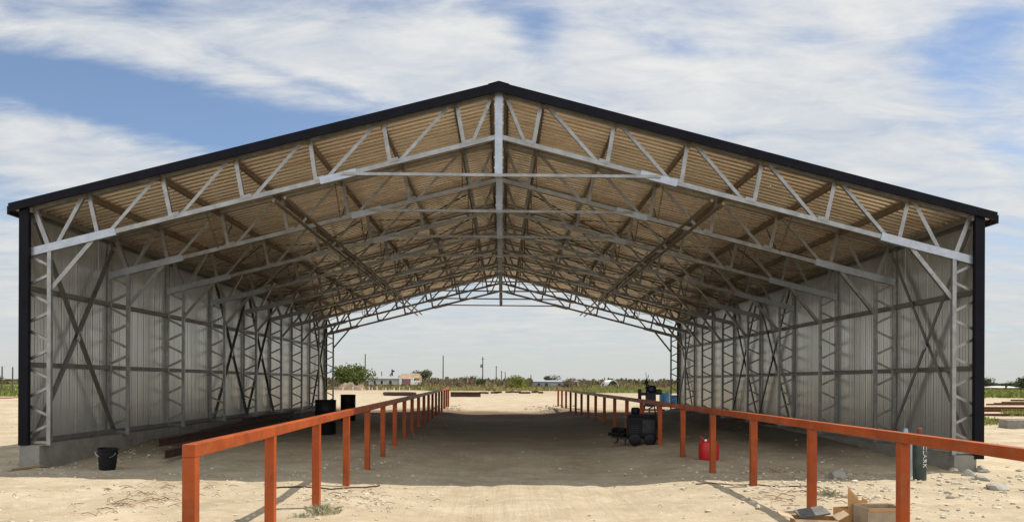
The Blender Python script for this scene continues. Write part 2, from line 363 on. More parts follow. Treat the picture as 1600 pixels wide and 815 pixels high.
    edge = Mt('MULTIPLY', band(yw, 18.0, 38.5, 2.0), band(Mt('ADD', ax, Mt('MULTIPLY', wob, 0.25)), 6.9, 9.6, 0.7))  # soil darker along the foot of both side walls
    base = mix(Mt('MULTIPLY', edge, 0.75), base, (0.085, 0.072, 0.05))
    # weeds and leaf litter thickening far away
    nz = noise(0.06, 5, 0.6, (0.5, 1.4, 1)); fa = band(Mt('ADD', Y, Mt('MULTIPLY', Mt('SUBTRACT', nz, 0.5), 60.0)), 165.0, 9000.0, 14.0)
    base = mix(Mt('MULTIPLY', fa, 0.8), base, ramp(nz, 0.35, 0.65, (0.25, 0.20, 0.11), (0.17, 0.18, 0.07)))
    lf = Mt('MULTIPLY', band(Mt('ADD', Y, Mt('MULTIPLY', Mt('SUBTRACT', nz, 0.5), 30.0)), 66.0, 9000.0, 6.0), band(X, -4000.0, -36.0, 5.0))
    base = mix(Mt('MULTIPLY', lf, 0.7), base, (0.20, 0.19, 0.08))
    L.new(base, b.inputs['Base Color'])
    lane = Mt('MULTIPLY', band(X, -1.6, 2.4, 0.8), band(Y, 0.0, 22.0, 3.0))
    streak = noise(1.0, 5, 0.55, (13.0, 0.55, 1), 0.3)
    h0 = Mt('MULTIPLY', Mt('MULTIPLY', streak, lane), 0.55)
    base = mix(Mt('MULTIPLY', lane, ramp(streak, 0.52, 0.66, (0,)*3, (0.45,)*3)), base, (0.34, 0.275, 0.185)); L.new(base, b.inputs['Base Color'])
    h = Mt('ADD', Mt('ADD', h0, Mt('MULTIPLY', noise(9, 8, 0.65), 0.6)), Mt('ADD', Mt('MULTIPLY', noise(38, 5, 0.6), 0.25), Mt('MULTIPLY', noise(3, 5, 0.6, (1.8, 0.35, 1)), 0.3)))
    bp = N.new('ShaderNodeBump'); bp.inputs['Strength'].default_value = 0.75; bp.inputs['Distance'].default_value = 0.05
    L.new(h, bp.inputs['Height']); L.new(bp.outputs[0], b.inputs['Normal'])
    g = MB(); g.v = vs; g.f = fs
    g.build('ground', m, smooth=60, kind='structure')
build_ground()

# ------------------------------------------------------------------ the open shed
D0 = 14.74; BAY = 3.087; NF = 9
XR = -0.09; ZT = 7.315
SIDES = ((-1, 9.08, 0.2515, 9.28, 0.43), (1, 9.22, 0.257, 9.45, 0.31))   # sign, half width, roof slope, eave, pad top
def P(s, u, z, y): return (XR+s*u, y, z)
def roofz(m_, u): return ZT - m_*u
YB = D0 + BAY*(NF-1)
shed = empty('open_shed', (0, D0, 0), label='large open-ended steel shed with black roof edge and exposed grey trusses', cat='shed')
def sp_(mb, name, m_, parent=shed, **k):                      # mesh in world coordinates, moved under its parent
    off = Vector((0, 0, 0)); q = parent
    while q is not None: off += Vector(q.location); q = q.parent
    mb.v = [(v[0]-off.x, v[1]-off.y, v[2]-off.z) for v in mb.v]
    return mb.build(name, m_, parent, **k)

# roof sheets (two slopes, corrugated, ribs running down the slope)
for (s, H, m_, E, pad) in SIDES:
    y = D0-0.16; prof = []
    per = 0.205
    while y < YB+0.22:
        prof += [(y, 0.0), (y+per*0.42, 0.0), (y+per*0.55, 0.028), (y+per*0.87, 0.028)]; y += per
    us = [0.0, 1.2, 2.4, 3.6, 4.8, 6.0, 7.2, 8.4, E]
    vs = [P(s, u, roofz(m_, u)-0.062+dz, yy) for u in us for (yy, dz) in prof]; n = len(prof)
    fs = [(j*n+i, j*n+i+1, (j+1)*n+i+1, (j+1)*n+i) for j in range(len(us)-1) for i in range(n-1)]
    g = MB(); g.v = vs; g.f = fs; sp_(g, 'roof_sheet', ROOFM)
# rake trim front and back, ridge cap, eave trim
for yy0, yy1 in ((D0-0.21, D0-0.165), (YB+0.20, YB+0.245)):
    g = MB()
    for (s, H, m_, E, pad) in SIDES:
        t = 0.152
        a, b2 = P(s, 0.0, ZT, yy0), P(s, E, roofz(m_, E), yy0)
        vs = [P(s, 0, ZT+.012, yy0), P(s, E, roofz(m_, E)+.012, yy0), P(s, E-0.03, roofz(m_, E)+.012-t*0.86, yy0), P(s, 0, ZT-t, yy0)]
        vs += [(v[0], yy1, v[2]) for v in vs]
        g.add(vs, [(0, 1, 2, 3), (7, 6, 5, 4), (0, 4, 5, 1), (1, 5, 6, 2), (2, 6, 7, 3), (3, 7, 4, 0)])
        # upper flange folded back over the sheets
        ys0, ys1 = (yy0+.001, yy0+.2) if yy0 < 20 else (yy1-.2, yy1-.001)
        vs = [P(s, 0, ZT+.030, ys0), P(s, E, roofz(m_, E)+.030, ys0), P(s, E, roofz(m_, E)+.0135, ys0), P(s, 0, ZT+.0135, ys0)]
        vs += [(v[0], ys1, v[2]) for v in vs]
        g.add(vs, [(0, 1, 2, 3), (7, 6, 5, 4), (0, 4, 5, 1), (1, 5, 6, 2), (2, 6, 7, 3), (3, 7, 4, 0)])
    sp_(g, 'rake_trim', BLACKT)
g = MB()
for s, m_ in ((-1, .2515), (1, .257)):
    vs = [P(s, 0, ZT+.043, D0-.22), P(s, .2, roofz(m_, .2)+.038, D0-.22), P(s, .2, roofz(m_, .2)+.032, D0-.22), P(s, 0, ZT+.036, D0-.22)]
    vs += [(v[0], YB+.26, v[2]) for v in vs]
    g.add(vs, [(0, 1, 2, 3), (7, 6, 5, 4), (0, 4, 5, 1), (1, 5, 6, 2), (2, 6, 7, 3), (3, 7, 4, 0)])
sp_(g, 'ridge_cap', BLACKT)
for (s, H, m_, E, pad) in SIDES:
    z = roofz(m_, E); g = MB(); xa = XR+s*(E+0.002); xb = XR+s*(E+0.05)
    g.box(min(xa, xb), max(xa, xb), D0-.16, YB+.2, z-.17, z-.01); sp_(g, 'eave_trim', BLACKT)
# corner trims
for (s, H, m_, E, pad) in SIDES:
    for ya, yb in ((D0-.14, D0-.052), (YB+.052, YB+.14)):
        xa, xb = XR+s*(H-.145), XR+s*(H+.035); g = MB()
        g.box(min(xa, xb), max(xa, xb), ya, yb, pad-(0.0 if s < 0 else 0.07), roofz(m_, H)-.09)
        sp_(g, 'corner_trim', BLACKT)
# wall sheets: ribbed profile
for (s, H, m_, E, pad) in SIDES:
    y = D0-.05; prof = []
    k = 0
    while y < YB+.05:
        a = 0.007
        prof += [(y, 0), (y+.02, a), (y+.05, a), (y+.07, 0), (y+.135, 0), (y+.145, .003), (y+.16, .003), (y+.17, 0), (y+.225, 0), (y+.235, .003), (y+.25, .003), (y+.26, 0)]
        if k % 3 == 2: prof += [(y+.296, 0.0), (y+.297, -0.003), (y+.3035, -0.003), (y+.3045, 0.0)]
        y += .305; k += 1
    zs = [pad-.02, 1.2, 2.4, 3.6, roofz(m_, H)-.07]
    vs = [P(s, H+.004+dx, z, yy) for z in zs for (yy, dx) in prof]; n = len(prof)
    fs = [(j*n+i, j*n+i+1, (j+1)*n+i+1, (j+1)*n+i) for j in range(len(zs)-1) for i in range(n-1)]
    g = MB(); g.v = vs; g.f = fs; sp_(g, 'wall_sheet', WALLM)
    # footing wall under it
    g = MB(); inner = (H-.36) if s < 0 else (H-.52); outer = (H+.02) if s < 0 else (H-.10)
    xa, xb = XR+s*inner, XR+s*outer
    n = 40; L_ = YB+.25-(D0-.12)
    for i in range(n):
        y0 = D0-.12+L_*i/n
    vs = []; fs = []
    for i in range(n+1):
        yy = D0-.12+L_*i/n
        j1 = .012*mn.noise(Vector((i*1.7, s*3, 0))); j2 = .008*mn.noise(Vector((i*2.3, s*7, 5)))
        vs += [(min(xa, xb)-(j1 if s > 0 else 0), yy, -.35), (max(xa, xb)+(j1 if s < 0 else 0), yy, -.35), (max(xa, xb)+(j1 if s < 0 else 0), yy, pad-.004+min(0, j2)), (min(xa, xb)-(j1 if s > 0 else 0), yy, pad-.004+min(0, j2))]
        if i:
            o = (i-1)*4
            for q in range(4): fs.append((o+q, o+(q+1) % 4, o+4+(q+1) % 4, o+4+q))
    fs += [(0, 1, 2, 3), tuple(n*4+q for q in (3, 2, 1, 0))]
    g.add(vs, fs); sp_(g, 'concrete_footing', CONC)

VT = [.81, 2.22, 3.63, 5.06, 6.46, 7.87]; VBt = [.66, 2.08, 3.50, 4.90, 6.28, 7.68]
DB = [.52, 1.94, 3.35, 4.74, 6.14, 7.53]; DT = [.12, .93, 2.34, 3.77, 5.18, 6.57]
def build_frame():
    Y = D0
    g = MB()
    for (s, H, m_, E, pad) in SIDES:
        zt = lambda u: roofz(m_, u)-.118; zb = lambda u: roofz(m_, u)-.945
        g.bar(P(s, .06, zt(.06), Y), P(s, H-.02, zt(H-.02), Y), .07, .075)
        g.bar(P(s, .06, zb(.06), Y), P(s, H-.02, zb(H-.02), Y), .088, .075)
    root = sp_(g, 'roof_truss', GALV)
    for (s, H, m_, E, pad) in SIDES:
        zt = lambda u: roofz(m_, u)-.118; zb = lambda u: roofz(m_, u)-.945
        w = MB()
        for a, b in zip(VT, VBt): w.angle(P(s, a, zt(a)+.02, Y), P(s, b, zb(b)-.02, Y), .076, flip=1)
        for a, b in zip(DT, DB): w.angle(P(s, a, zt(a)+.02, Y+.012), P(s, b, zb(b)-.02, Y+.012), .062, flip=-1)
        w.angle(P(s, 7.97, zt(7.97)+.02, Y), P(s, 8.50, zb(8.50)-.01, Y), .072)
        w.angle(P(s, H-.16, zt(H-.16)+.02, Y), P(s, H-.46, zb(H-.46), Y), .085)
        sp_(w, 'web', GALV, root)
        for u_ in [(a+b)/2 for a, b in zip(VBt, DB)]:
            gp = MB(); gp.bar(P(s, u_-.09, zb(u_-.09)+.045, Y-.043), P(s, u_+.09, zb(u_+.09)+.045, Y-.043), .07, .006); sp_(gp, 'gusset_plate', GALV, root)
        sl = MB()
        sl.bar(P(s, 7.33, zb(7.33), Y-.004), P(s, H-.045, zb(H-.045), Y-.004), .150, .094)
        sp_(sl, 'splice_plate', PLATE, root); sl = MB()
        sl.bar(P(s, 2.72, zb(2.72)-.01, Y-.004), P(s, 3.42, zb(3.42)-.01, Y-.004), .135, .094)
        sp_(sl, 'splice_plate', PLATE, root)
        kb = MB(); kb.angle(P(s, H-.50, pad+3.0, Y), P(s, H-1.30, zb(H-1.30)-.04, Y), .078); sp_(kb, 'knee_brace', GALV, root)
        # laced column
        c = MB(); zc = zb(H-.48)-.06
        c.bar(P(s, H-.05, pad+.012, Y), P(s, H-.05, zt(H-.05), Y), .075, .075)
        c.bar(P(s, H-.48, pad+.012, Y), P(s, H-.48, zc, Y), .075, .075)
        col = sp_(c, 'column', GALV, root)
        l = MB(); z = zc-.10; k = 0
        while z > pad+.30:
            a, b = (H-.085, H-.445) if k % 2 == 0 else (H-.445, H-.085)
            l.angle(P(s, a, z, Y), P(s, b, z-.17, Y), .052, .006)
            z -= .36; k += 1
        sp_(l, 'lacing', GALV, col) if False else sp_(l, 'lacing', GALV, root)
        bpx = MB(); xa, xb = XR+s*(H-.54), XR+s*(H-.0)
        bpx.box(min(xa, xb), max(xa, xb), Y-.07, Y+.07, pad+.0, pad+.012); bpx.bar(P(s, H-.44, pad+.05, Y), P(s, H-.09, pad+.05, Y), .05, .06)
        sp_(bpx, 'base_plate', GALV, root)
    k = MB()
    k.bar((XR, Y-.006, 5.585), (XR, Y-.006, ZT-.10), .145, .115)
    for z in (5.75, 5.95, 6.6, 6.95):
        for xx in (-.078, .078): k.box(XR+xx-.012, XR+xx+.012, Y-.055, Y-.03, z, z+.025)
    sp_(k, 'king_post', PLATE, root)
    t = MB(); t.bar((XR-3.02, Y-.052, 5.635), (XR+3.10, Y-.052, 5.60), .055, .05); sp_(t, 'tie_beam', GALV, root)
    return root
frame0 = build_frame()
for k in range(1, NF):
    c = link_copy(frame0, shed); c.location.y += BAY*k

def beam_part(name, mb, m_=None, **k): return sp_(mb, name, m_ or PURL, **k)
for (s, H, m_, E, pad) in SIDES:
    for u in (.16, .86, 2.27, 3.68, 5.11, 6.51, 7.92):
        g = MB(); t = Vector((s, 0, -m_)).normalized(); nrm = Vector((s*m_, 0, 1)).normalized()
        c = Vector(P(s, u, roofz(m_, u)-.066, 0)) - nrm*.060
        for (w0, h0, du, dn) in ((.004, .12, -.028, 0), (.056, .004, 0, .058), (.056, .004, 0, -.058)):   # C section
            q = c + t*du + nrm*dn
            g.bar((q.x, D0-.12, q.z), (q.x, YB+.12, q.z), w0, h0, up=nrm)
        beam_part('purlin', g)
    g = MB()
    for du, dz in ((0, 0), (-.13, .02)):
        u = H-.04+du; g.bar(P(s, u, roofz(m_, u)-.13-.03+dz*0, D0-.1), P(s, u, roofz(m_, u)-.13-.03, YB+.1), .05, .10, up=(0, 0, 1))
    beam_part('eave_purlin', g, GIRTM)
    for z in (pad+.06, 1.97, 3.44):
        g = MB(); x = XR+s*(H-.045)
        g.bar((x, D0-.04, z), (x, YB+.04, z), .055, .095, up=(0, 0, 1)); beam_part('girt', g, GIRTM)
    for du in (4.07, 4.29):
        g = MB(); g.bar(P(s, du, roofz(m_, du)-1.045-.085, D0-.1), P(s, du, roofz(m_, du)-1.045-.085, YB+.1), .042, .05, up=(0, 0, 1)); beam_part('longitudinal_strut', g)
    for bay in (0, 3, 4, 7):
        ya, yb = D0+BAY*bay, D0+BAY*(bay+1); x = XR+s*(H-.115)
        g = MB(); zt = roofz(m_, H)-.33
        g.angle((x, ya+.05, pad+.08), (x, yb-.05, zt), .075, .006, up=(1, 0, 0)); x2 = x-s*.045
        g.angle((x2, yb-.05, pad+.08), (x2, ya+.05, zt), .075, .006, up=(1, 0, 0))
        wb = sp_(g, 'wall_brace', GIRTM)
        gg = MB(); ym = (ya+yb)/2; zm = (pad+.08+zt)/2; gg.bar((x-s*.085, ym-.05, zm-.09), (x-s*.085, ym+.05, zm+.09), .12, .008, up=(1, 0, 0)); sp_(gg, 'gusset_plate', PLATE, wb)
    for bay in (2, 3, 4, 5, 6, 7):
        ya, yb = D0+BAY*bay+.06, D0+BAY*(bay+1)-.06; g = MB()
        for (u0, u1) in ((.9, 3.6), (3.8, 6.4), (6.5, 8.8)):
            for (a, b) in ((u0, u1), (u1, u0)):
                dz = -.30 if a < b else -.34
                g.bar(P(s, a, roofz(m_, a)+dz, ya), P(s, b, roofz(m_, b)+dz, yb), .034, .02, up=(0, 0, 1))
        sp_(g, 'roof_brace', PURL)
    for k in range(1, NF-1):
        for u in (.86, 3.68, 6.51):
            g = MB(); y = D0+BAY*k; b0 = P(s, u, roofz(m_, u)-.985, y+.05)
            g.bar(b0, P(s, u+.04, roofz(m_, u)-.20, y+1.0), .034, .02, up=(1, 0, 0)); g.bar(b0, P(s, u-.04, roofz(m_, u)-.20, y-.95), .034, .02, up=(1, 0, 0))
            sp_(g, 'fly_brace', PURL)

# ------------------------------------------------------------------ the two pipe fences
FD = Vector((-0.0208, 1, 0))
def fence(x0, d0, n, step, zf, label, sl):
    root = empty('pipe_fence', (x0, d0, 0), label=label, cat='fence', group='orange steel fences along the lane')
    def at(i, z): y = d0+i*step; return Vector((x0-sl*(i*step), y, z))
    g = MB(); ax = []
    a, b = at(-0.022, zf(d0)), at(n-1+.022, zf(d0+(n-1)*step))
    seg = max(2, n)
    for i in range(n-1):
        p, q = at(i if i else -.023, zf(d0+i*step)-.05), at(i+1 if i < n-2 else i+1.023, zf(d0+(i+1)*step)-.05)
        if i: p = prevq
        prevq = q
        g.bar(p, q, .100, .100, up=(0, 0, 1))
    sp_(g, 'rail', ORNG, root, bevel=.006)
    for i in range(n):
        p = at(i, 0); zt_ = zf(p.y)-.1; zb_ = ground_z(p.x, p.y, False)-.25
        if 0 < i < 9:
            wd = MB(); q_ = random.Random(i)
            for yy_ in (-.051, .051):
                for k_ in range(7): wd.blobrock((p.x-.042+.014*k_, p.y+yy_, zt_-.003), .0085, q_.randint(0, 999), .8, 1)
            sp_(wd, 'weld_bead', DKRUST, root)
        g = MB(); g.bar((p.x, p.y, zb_), (p.x, p.y, zt_-.001 if i else zt_-.001), .098, .098, up=(0, 1, 0)); sp_(g, 'post', ORNG, root, bevel=.005)
    return root
fence(-2.37, 5.85, 19, 2.155, lambda y: 1.178+(y-5.85)*.0050, 'orange steel fence on the left of the lane, sunlit side facing the lane', .0198)
fence(4.08, 5.57, 19, 2.155, lambda y: 1.158+(y-5.55)*.0050, 'orange steel fence on the right, beside the red can and cardboard boxes', .0220)

# ------------------------------------------------------------------ things inside and in front of the shed
def place(px, d): return (px-HX)/F*d
def drum(name, x, y, r, h, m_, label, cat, group=None, rim=None):
    z0 = ground_z(x, y)-.01; root = empty(name, (x, y, z0), label=label, cat=cat, group=group)
    g = MB(); pr = [(r*.97, 0), (r, .02), (r, h*.32), (r*1.03, h*.335), (r, h*.35), (r, h*.65), (r*1.03, h*.665), (r, h*.68), (r, h-.03), (r*1.02, h-.02), (r*1.02, h)]
    pr += [(r*.95, h), (r*.94, h-.03)]
    g.lathe(pr, 28); g.build('drum_body', m_, root, smooth=35)
    g = MB(); g.lathe([(.03, h-.03), (.03, h-.008)], 10, (r*.6, 0, 0)); g.build('bung', rim or m_, root, smooth=35)
    return root
drum('oil_drum', place(509, 22.8), 22.8, .305, 1.02, BLACKD, 'black drum inside the shed by the left wall, the wider and nearer of two', 'drum', 'black drums by the left wall')
drum('oil_drum', place(544, 29.5), 29.5, .283, 1.02, BLACKD, 'slimmer black drum standing in front of the sunlit dirt, right of the wider one', 'drum', 'black drums by the left wall')
drum('barrel', place(1038.5, 42.6), 42.6, .285, .80, BLUEB, 'dark blue barrel behind the shed, left one of the pair', 'barrel', 'blue barrels behind the shed')
drum('barrel', place(1056, 43.2), 43.2, .285, .80, BLUEB, 'blue barrel touching the far right corner of the shed opening', 'barrel', 'blue barrels behind the shed')

# black bucket, leaning slightly
x, y = place(168, 14.45), 14.45
bk = empty('bucket', (x, y, ground_z(x, y)-.005), label='black plastic bucket on the dirt beside the left concrete footing', cat='bucket'); bk.rotation_euler = (R(3), R(4), 0)
g = MB(); g.lathe([(.135, 0), (.14, .01), (.165, .30), (.178, .30), (.178, .33), (.168, .33), (.172, .38), (.186, .385), (.186, .405), (.172, .405), (.15, .06)], 24); g.build('pail', BLACKP, bk, smooth=35)
g = MB(); g.tube([(math.cos(a)*.19, -.0, .35+math.sin(a)*-.19*.55-.0) for a in [math.pi*i/12 for i in range(13)]], .004, 6)
g.v = [(v[0], v[1]-.10-abs(v[2]-.35)*.3, v[2]) for v in g.v]; g.build('handle', SILV, bk, smooth=40)

# red fuel can
x, y = place(1108, 15.9), 15.9
rc = empty('fuel_can', (x, y, ground_z(x, y)-.01), R(10), label='red plastic fuel can behind the fourth orange post of the right fence', cat='fuel can')
g = MB(); g.lathe([(.15, 0), (.19, .012), (.205, .05), (.208, .20), (.205, .33), (.185, .375), (.12, .405), (.05, .415)], 26); g.build('can_body', REDP, rc, smooth=40)
g = MB(); g.tube([(-.08, 0, .39), (-.13, 0, .43), (-.19, -.01, .50)], [.026, .022, .014], 10); g.build('spout', REDP, rc, smooth=40)
g = MB(); g.lathe([(.034, .385), (.034, .43), (.028, .44)], 12, (-.085, -.03, 0)); g.build('cap', SILV, rc, smooth=40)
g = MB(); g.tube([(-.02, 0, .405), (-.01, 0, .455), (.06, 0, .465), (.12, 0, .44), (.14, 0, .39)], .014, 8); g.build('handle', REDP, rc, smooth=40)

# gas cylinders
def cyl(x, y, r, h, m_, capm, label, text=None, valve=True):
    root = empty('gas_cylinder', (x, y, ground_z(x, y)-.01), label=label, cat='gas cylinder', group='gas cylinders by the right wall')
    g = MB(); g.lathe([(r*.96, 0), (r, .02), (r, h-r*.9), (r*.93, h-r*.5), (r*.7, h-r*.2), (r*.35, h)], 26); g.build('cylinder_body', m_, root, smooth=35)
    g = MB(); g.lathe([(r*.36, h-.012), (r*.40, h+.02), (r*.40, h+.08), (r*.30, h+.115), (r*.1, h+.125)], 18); g.build('valve_cap', capm, root, smooth=35)
    if text:
        cu = bpy.data.curves.new('lettering', 'FONT'); cu.body = text; cu.size = .115; cu.extrude = .0015; cu.align_x = 'CENTER'; cu.align_y = 'CENTER'; cu.space_character = 1.12
        to = bpy.data.objects.new('tmp', cu); sc.collection.objects.link(to); bpy.context.view_layer.update()
        me = bpy.data.meshes.new_from_object(to.evaluated_get(bpy.context.evaluated_depsgraph_get()))
        bpy.data.objects.remove(to)
        for v in me.vertices:                       # turned to read downwards and wrapped on the cylinder
            tx, ty, tz = v.co; a = ty/r + .32
            rr = r+.0008+tz+.0015
            v.co = (math.sin(a)*rr, -math.cos(a)*rr, h*.54 - tx)
        me.materials.clear(); me.materials.append(WHTP); o = bpy.data.objects.new('lettering', me); sc.collection.objects.link(o); o.parent = root
    return root
cyl(place(1437.5, 13.15), 13.15, .105, .775, CYLG, RUST, 'dark green gas cylinder with white lettering and a rusty cap, right of the pair', 'CLARK')
cyl(place(1415.5, 13.5), 13.5, .10, .745, CYLB, CYLB, 'pale blue topped gas cylinder half hidden behind an orange post')

# black engine welder under the right fence
x, y = place(1000, 19.0), 19.0; zg = ground_z(x, y)
w = empty('engine_welder', (x, y, zg), R(-8),  label='black engine-driven welding machine on a wheeled frame behind the right fence', cat='welding machine'); w.scale = (.9, .9, .88)
g = MB(); g.box(-.36, .44, -.28, .28, .22, .78); g.build('housing', BLACKD, w, bevel=.03)
g = MB()
for zz in (.34, .40, .46, .52): g.box(-.30, -.02, -.289, -.281, zz, zz+.02)
g.box(.06, .38, -.292, -.281, .34, .70); g.build('control_panel', DARKM, w)
g = MB(); g.box(-.34, .40, -.24, .24, .781, .85); g.lathe([(.10, .85), (.12, .90), (.12, 1.0), (.09, 1.04)], 14, (-.12, 0, 0)); g.build('engine_cover', BLACKD, w, bevel=.015)
g = MB(); g.tube([(.25, -.1, .80), (.25, -.1, 1.02), (.34, -.1, 1.06)], .025, 8); g.build('exhaust', RUST, w, smooth=40)
g = MB()
for a in (-.31, .31): g.tube([(-.62, a, .20), (-.40, a, .17), (.5, a, .17)], .022, 8)
g.tube([(-.62, -.31, .20), (-.72, 0, .24), (-.62, .31, .20)], .022, 8); g.tube([(.5, -.31, .17), (.5, .31, .17)], .022, 8)
g.tube([(-.40, -.25, .0), (-.40, -.25, .22)], .02, 8); g.build('frame', DARKM, w, smooth=40)
for a in (-.33, .33):
    for xx in (.26, -.14):
        g = MB(); g.lathe([(.03, -.05), (.13, -.05), (.165, -.03), (.165, .03), (.13, .05), (.03, .05)], 20)
        g.v = [(v[0]+xx, v[2]+a, v[1]+.155) for v in g.v]; g.build('wheel', BLACKP, w, smooth=35)
g = MB()
pts = [(-.42+.12*math.cos(t*.9)-t*.018, -.02+.17*math.sin(t*.9), .28+.04*math.sin(t*2.3)) for t in range(0, 24)]
g.tube(pts, .022, 7)
g.tube([(-.45, -.12, .30), (-.58, -.2, .2), (-.62, -.05, .05), (-.70, .2, .02), (-.62, .3, .03)], .02, 7)
g.build('cable', BLACKP, w, smooth=40)
# dark heap beside it
x, y = place(968, 21.5), 21.5
g = MB()
for i in range(9): 
    a = i*1.3; g.tube([(.20*math.cos(a+q*.52)*(1+.05*i % .2), .26*math.sin(a+q*.52), .03+.028*i+.01*math.sin(q)) for q in range(13)], .021, 6)
o = g.build('coiled_cable', BLACKP, smooth=40, label='heap of coiled black welding cable on the ground left of the black machine', cat='cable'); o.location = (x, y, ground_z(x, y))

# drilling press on legs above the rail
x, y = place(1016, 24.2), 24.2; zg = ground_z(x, y)
w = empty('threading_machine', (x, y, zg), label='dark pipe machine on splayed legs rising above the right fence rail', cat='machine')
g = MB()
for (a, b) in ((-.36, -.2), (.36, -.2), (.30, .25), (-.30, .25)):
    g = MB(); g.tube([(a*.45, b*.5, .92), (a, b, .0)], .02, 7); g.build('leg', DARKM, w, smooth=40)
g = MB(); g.box(-.13, .16, -.14, .14, .78, 1.22); g.lathe([(.10, 1.22), (.15, 1.26), (.15, 1.40), (.09, 1.45)], 16, (.04, 0, 0)); g.build('gearbox', NAVY, w, bevel=.025)
g = MB(); g.box(-.36, -.10, -.06, .06, 1.13, 1.22); g.lathe([(.055, 1.02), (.055, 1.33)], 12, (-.33, 0, 0)); g.build('tool_arm', DARKM, w, bevel=.01)
g = MB(); g.lathe([(.045, 0), (.085, .03), (.085, .18), (.05, .2)], 14); g.v = [(v[2]+.16, v[1], v[0]+1.24) for v in g.v]; g.build('motor', mat('dull_green_paint', (.03, .07, .03), .5), w, smooth=40)
g = MB(); g.tube([(-.12, 0, 1.2), (-.12, 0, 1.66)], .028, 8); g.tube([(-.12, 0, 1.48), (-.02, 0, 1.44)], .02, 6); g.tube([(-.09, .03, 1.60), (-.04, .06, 1.78)], .01, 6); g.tube([(-.12, 0, 1.66), (-.14, 0, 1.86)], .009, 5)
g.tube([(-.24, 0, 1.50), (-.02, 0, 1.56)], .013, 6); g.lathe([(.05, 1.50), (.06, 1.53), (.05, 1.60)], 10, (-.12, 0, 0)); g.build('mast', DARKM, w, smooth=40)
g = MB(); g.box(-.26, .42, -.2, .2, .66, .70); g.build('tray', RUST, w)

# rusty beams lying inside along the left wall
def channel(mb, a, b, w, h, t=.012, up=(0, 0, 1)):
    a = Vector(a); b = Vector(b); tt = (b-a).normalized(); side = tt.cross(Vector(up)).normalized(); u = side.cross(tt).normalized()
    mb.bar(a, b, t, h, up)
    for k in (-1, 1): o = u*(h/2+t/2)*k; mb.bar(a+o, b+o, w, t, up)
def beam_thing(x0, y0, z0, ang, L_, w, h, m_, label, group, tilt=0.0):
    root = empty('steel_beam', (x0, y0, z0+h/2+.02), ang, label=label, cat='steel beam', group=group) if False else None
    g = MB(); channel(g, (0, 0, 0), (L_, 0, tilt*L_), w, h)
    o = g.build('steel_beam', m_, label=label, cat='steel beam', group=group); o.location = (x0, y0, z0+h/2+.012); o.rotation_euler = (0, 0, ang); return o
LG = 'rusty beams along the left wall'
beam_thing(-7.60, 17.0, ground_z(-7.6, 19)+.10, R(91.5), 8.5, .12, .14, DKRUST, 'dark rusty beam lying highest against the left footing', LG)
beam_thing(-6.85, 15.6, ground_z(-6.85, 17)+.02, R(93), 7.0, .12, .14, DKRUST, 'dark rusty beam on the dirt behind the near end of the left fence', LG)
beam_thing(-7.95, 23.5, ground_z(-7.9, 26)+.12, R(90.5), 6.0, .10, .16, DKRUST, 'dark beam farther back under the left wall bracing', LG)

# lumber board at the left corner
g = MB(); a, b = wpos(14, 743, 13.65), wpos(64, 728, 14.5); a.z = ground_z(a.x, a.y)+.03; b.z = ground_z(b.x, b.y)+.06
g.bar(a, b, .09, .035, up=(0, 0, 1)); g.build('lumber_board', WOOD, label='weathered wooden board on the ground at the left footing corner', cat='board')
# red hose far left
g = MB(); pts = []
for i in range(24):
    t = i/23; px = -90+150*t; p = wpos(px, 635-9*t*t, 52); z = ground_z(p.x, 52+3*t)+.05+.05*math.sin(t*3); pts.append((p.x, 50.5+4.5*t*t, z+.12*t))
g.tube(pts, .035, 7); g.build('bent_pipe', mat('dark_red_pipe_paint', (.22, .03, .02), .6), label='long thin dark red pipe lying outside the left wall', cat='pipe', smooth=40)

# ------------------------------------------------------------------ cardboard in the foreground
def ext(mb, pts, thick, axis=(0, -1, 0)):
    a = Vector(axis)*thick; n = len(pts); vs = [Vector(p) for p in pts]+[Vector(p)+a for p in pts]
    mb.add(vs, [tuple(range(n)), tuple(range(2*n-1, n-1, -1))]+[(i, i+n, (i+1) % n+n, (i+1) % n) for i in range(n)])
def carton(px, d, wx, wy, h, rz, mats, label, flaps):
    x = place(px, d); root = empty('cardboard_box', (x, d, ground_z(x, d)-.01), R(rz), label=label, cat='cardboard box', group='discarded cardboard boxes by the right fence')
    g = MB(); t = .006; hx, hy = wx/2, wy/2
    g.box(-hx, hx, -hy, -hy+t, 0, h); g.box(-hx, hx, hy-t, hy, 0, h); g.box(-hx, -hx+t, -hy+t, hy-t, 0, h); g.box(hx-t, hx, -hy+t, hy-t, 0, h); g.box(-hx+t, hx-t, -hy+t, hy-t, 0.001, .008)
    g.build('box_body', mats[0], root)
    for (side, ang, ln) in flaps:
        g = MB(); a = R(ang); dx, dz = math.sin(a)*ln, math.cos(a)*ln; sk = .03
        if side == 'f': ext(g, [(-hx, -hy, h+.001), (hx, -hy, h+.001), (hx-sk, -hy-dx, h+dz), (-hx+sk, -hy-dx, h+dz)], t, (0, math.cos(a), math.sin(a)))
        if side == 'b': ext(g, [(-hx, hy, h+.001), (hx, hy, h+.001), (hx-sk, hy+dx, h+dz), (-hx+sk, hy+dx, h+dz)], t, (0, -math.cos(a), math.sin(a)))
        if side == 'l': ext(g, [(-hx, -hy, h+.001), (-hx, hy, h+.001), (-hx-dx, hy-sk, h+dz), (-hx-dx, -hy+sk, h+dz)], t, (math.cos(a), 0, math.sin(a)))
        if side == 'r': ext(g, [(hx, -hy, h+.001), (hx, hy, h+.001), (hx+dx, hy-sk, h+dz), (hx+dx, -hy+sk, h+dz)], t, (-math.cos(a), 0, math.sin(a)))
        g.build('flap', mats[1], root)
    return root
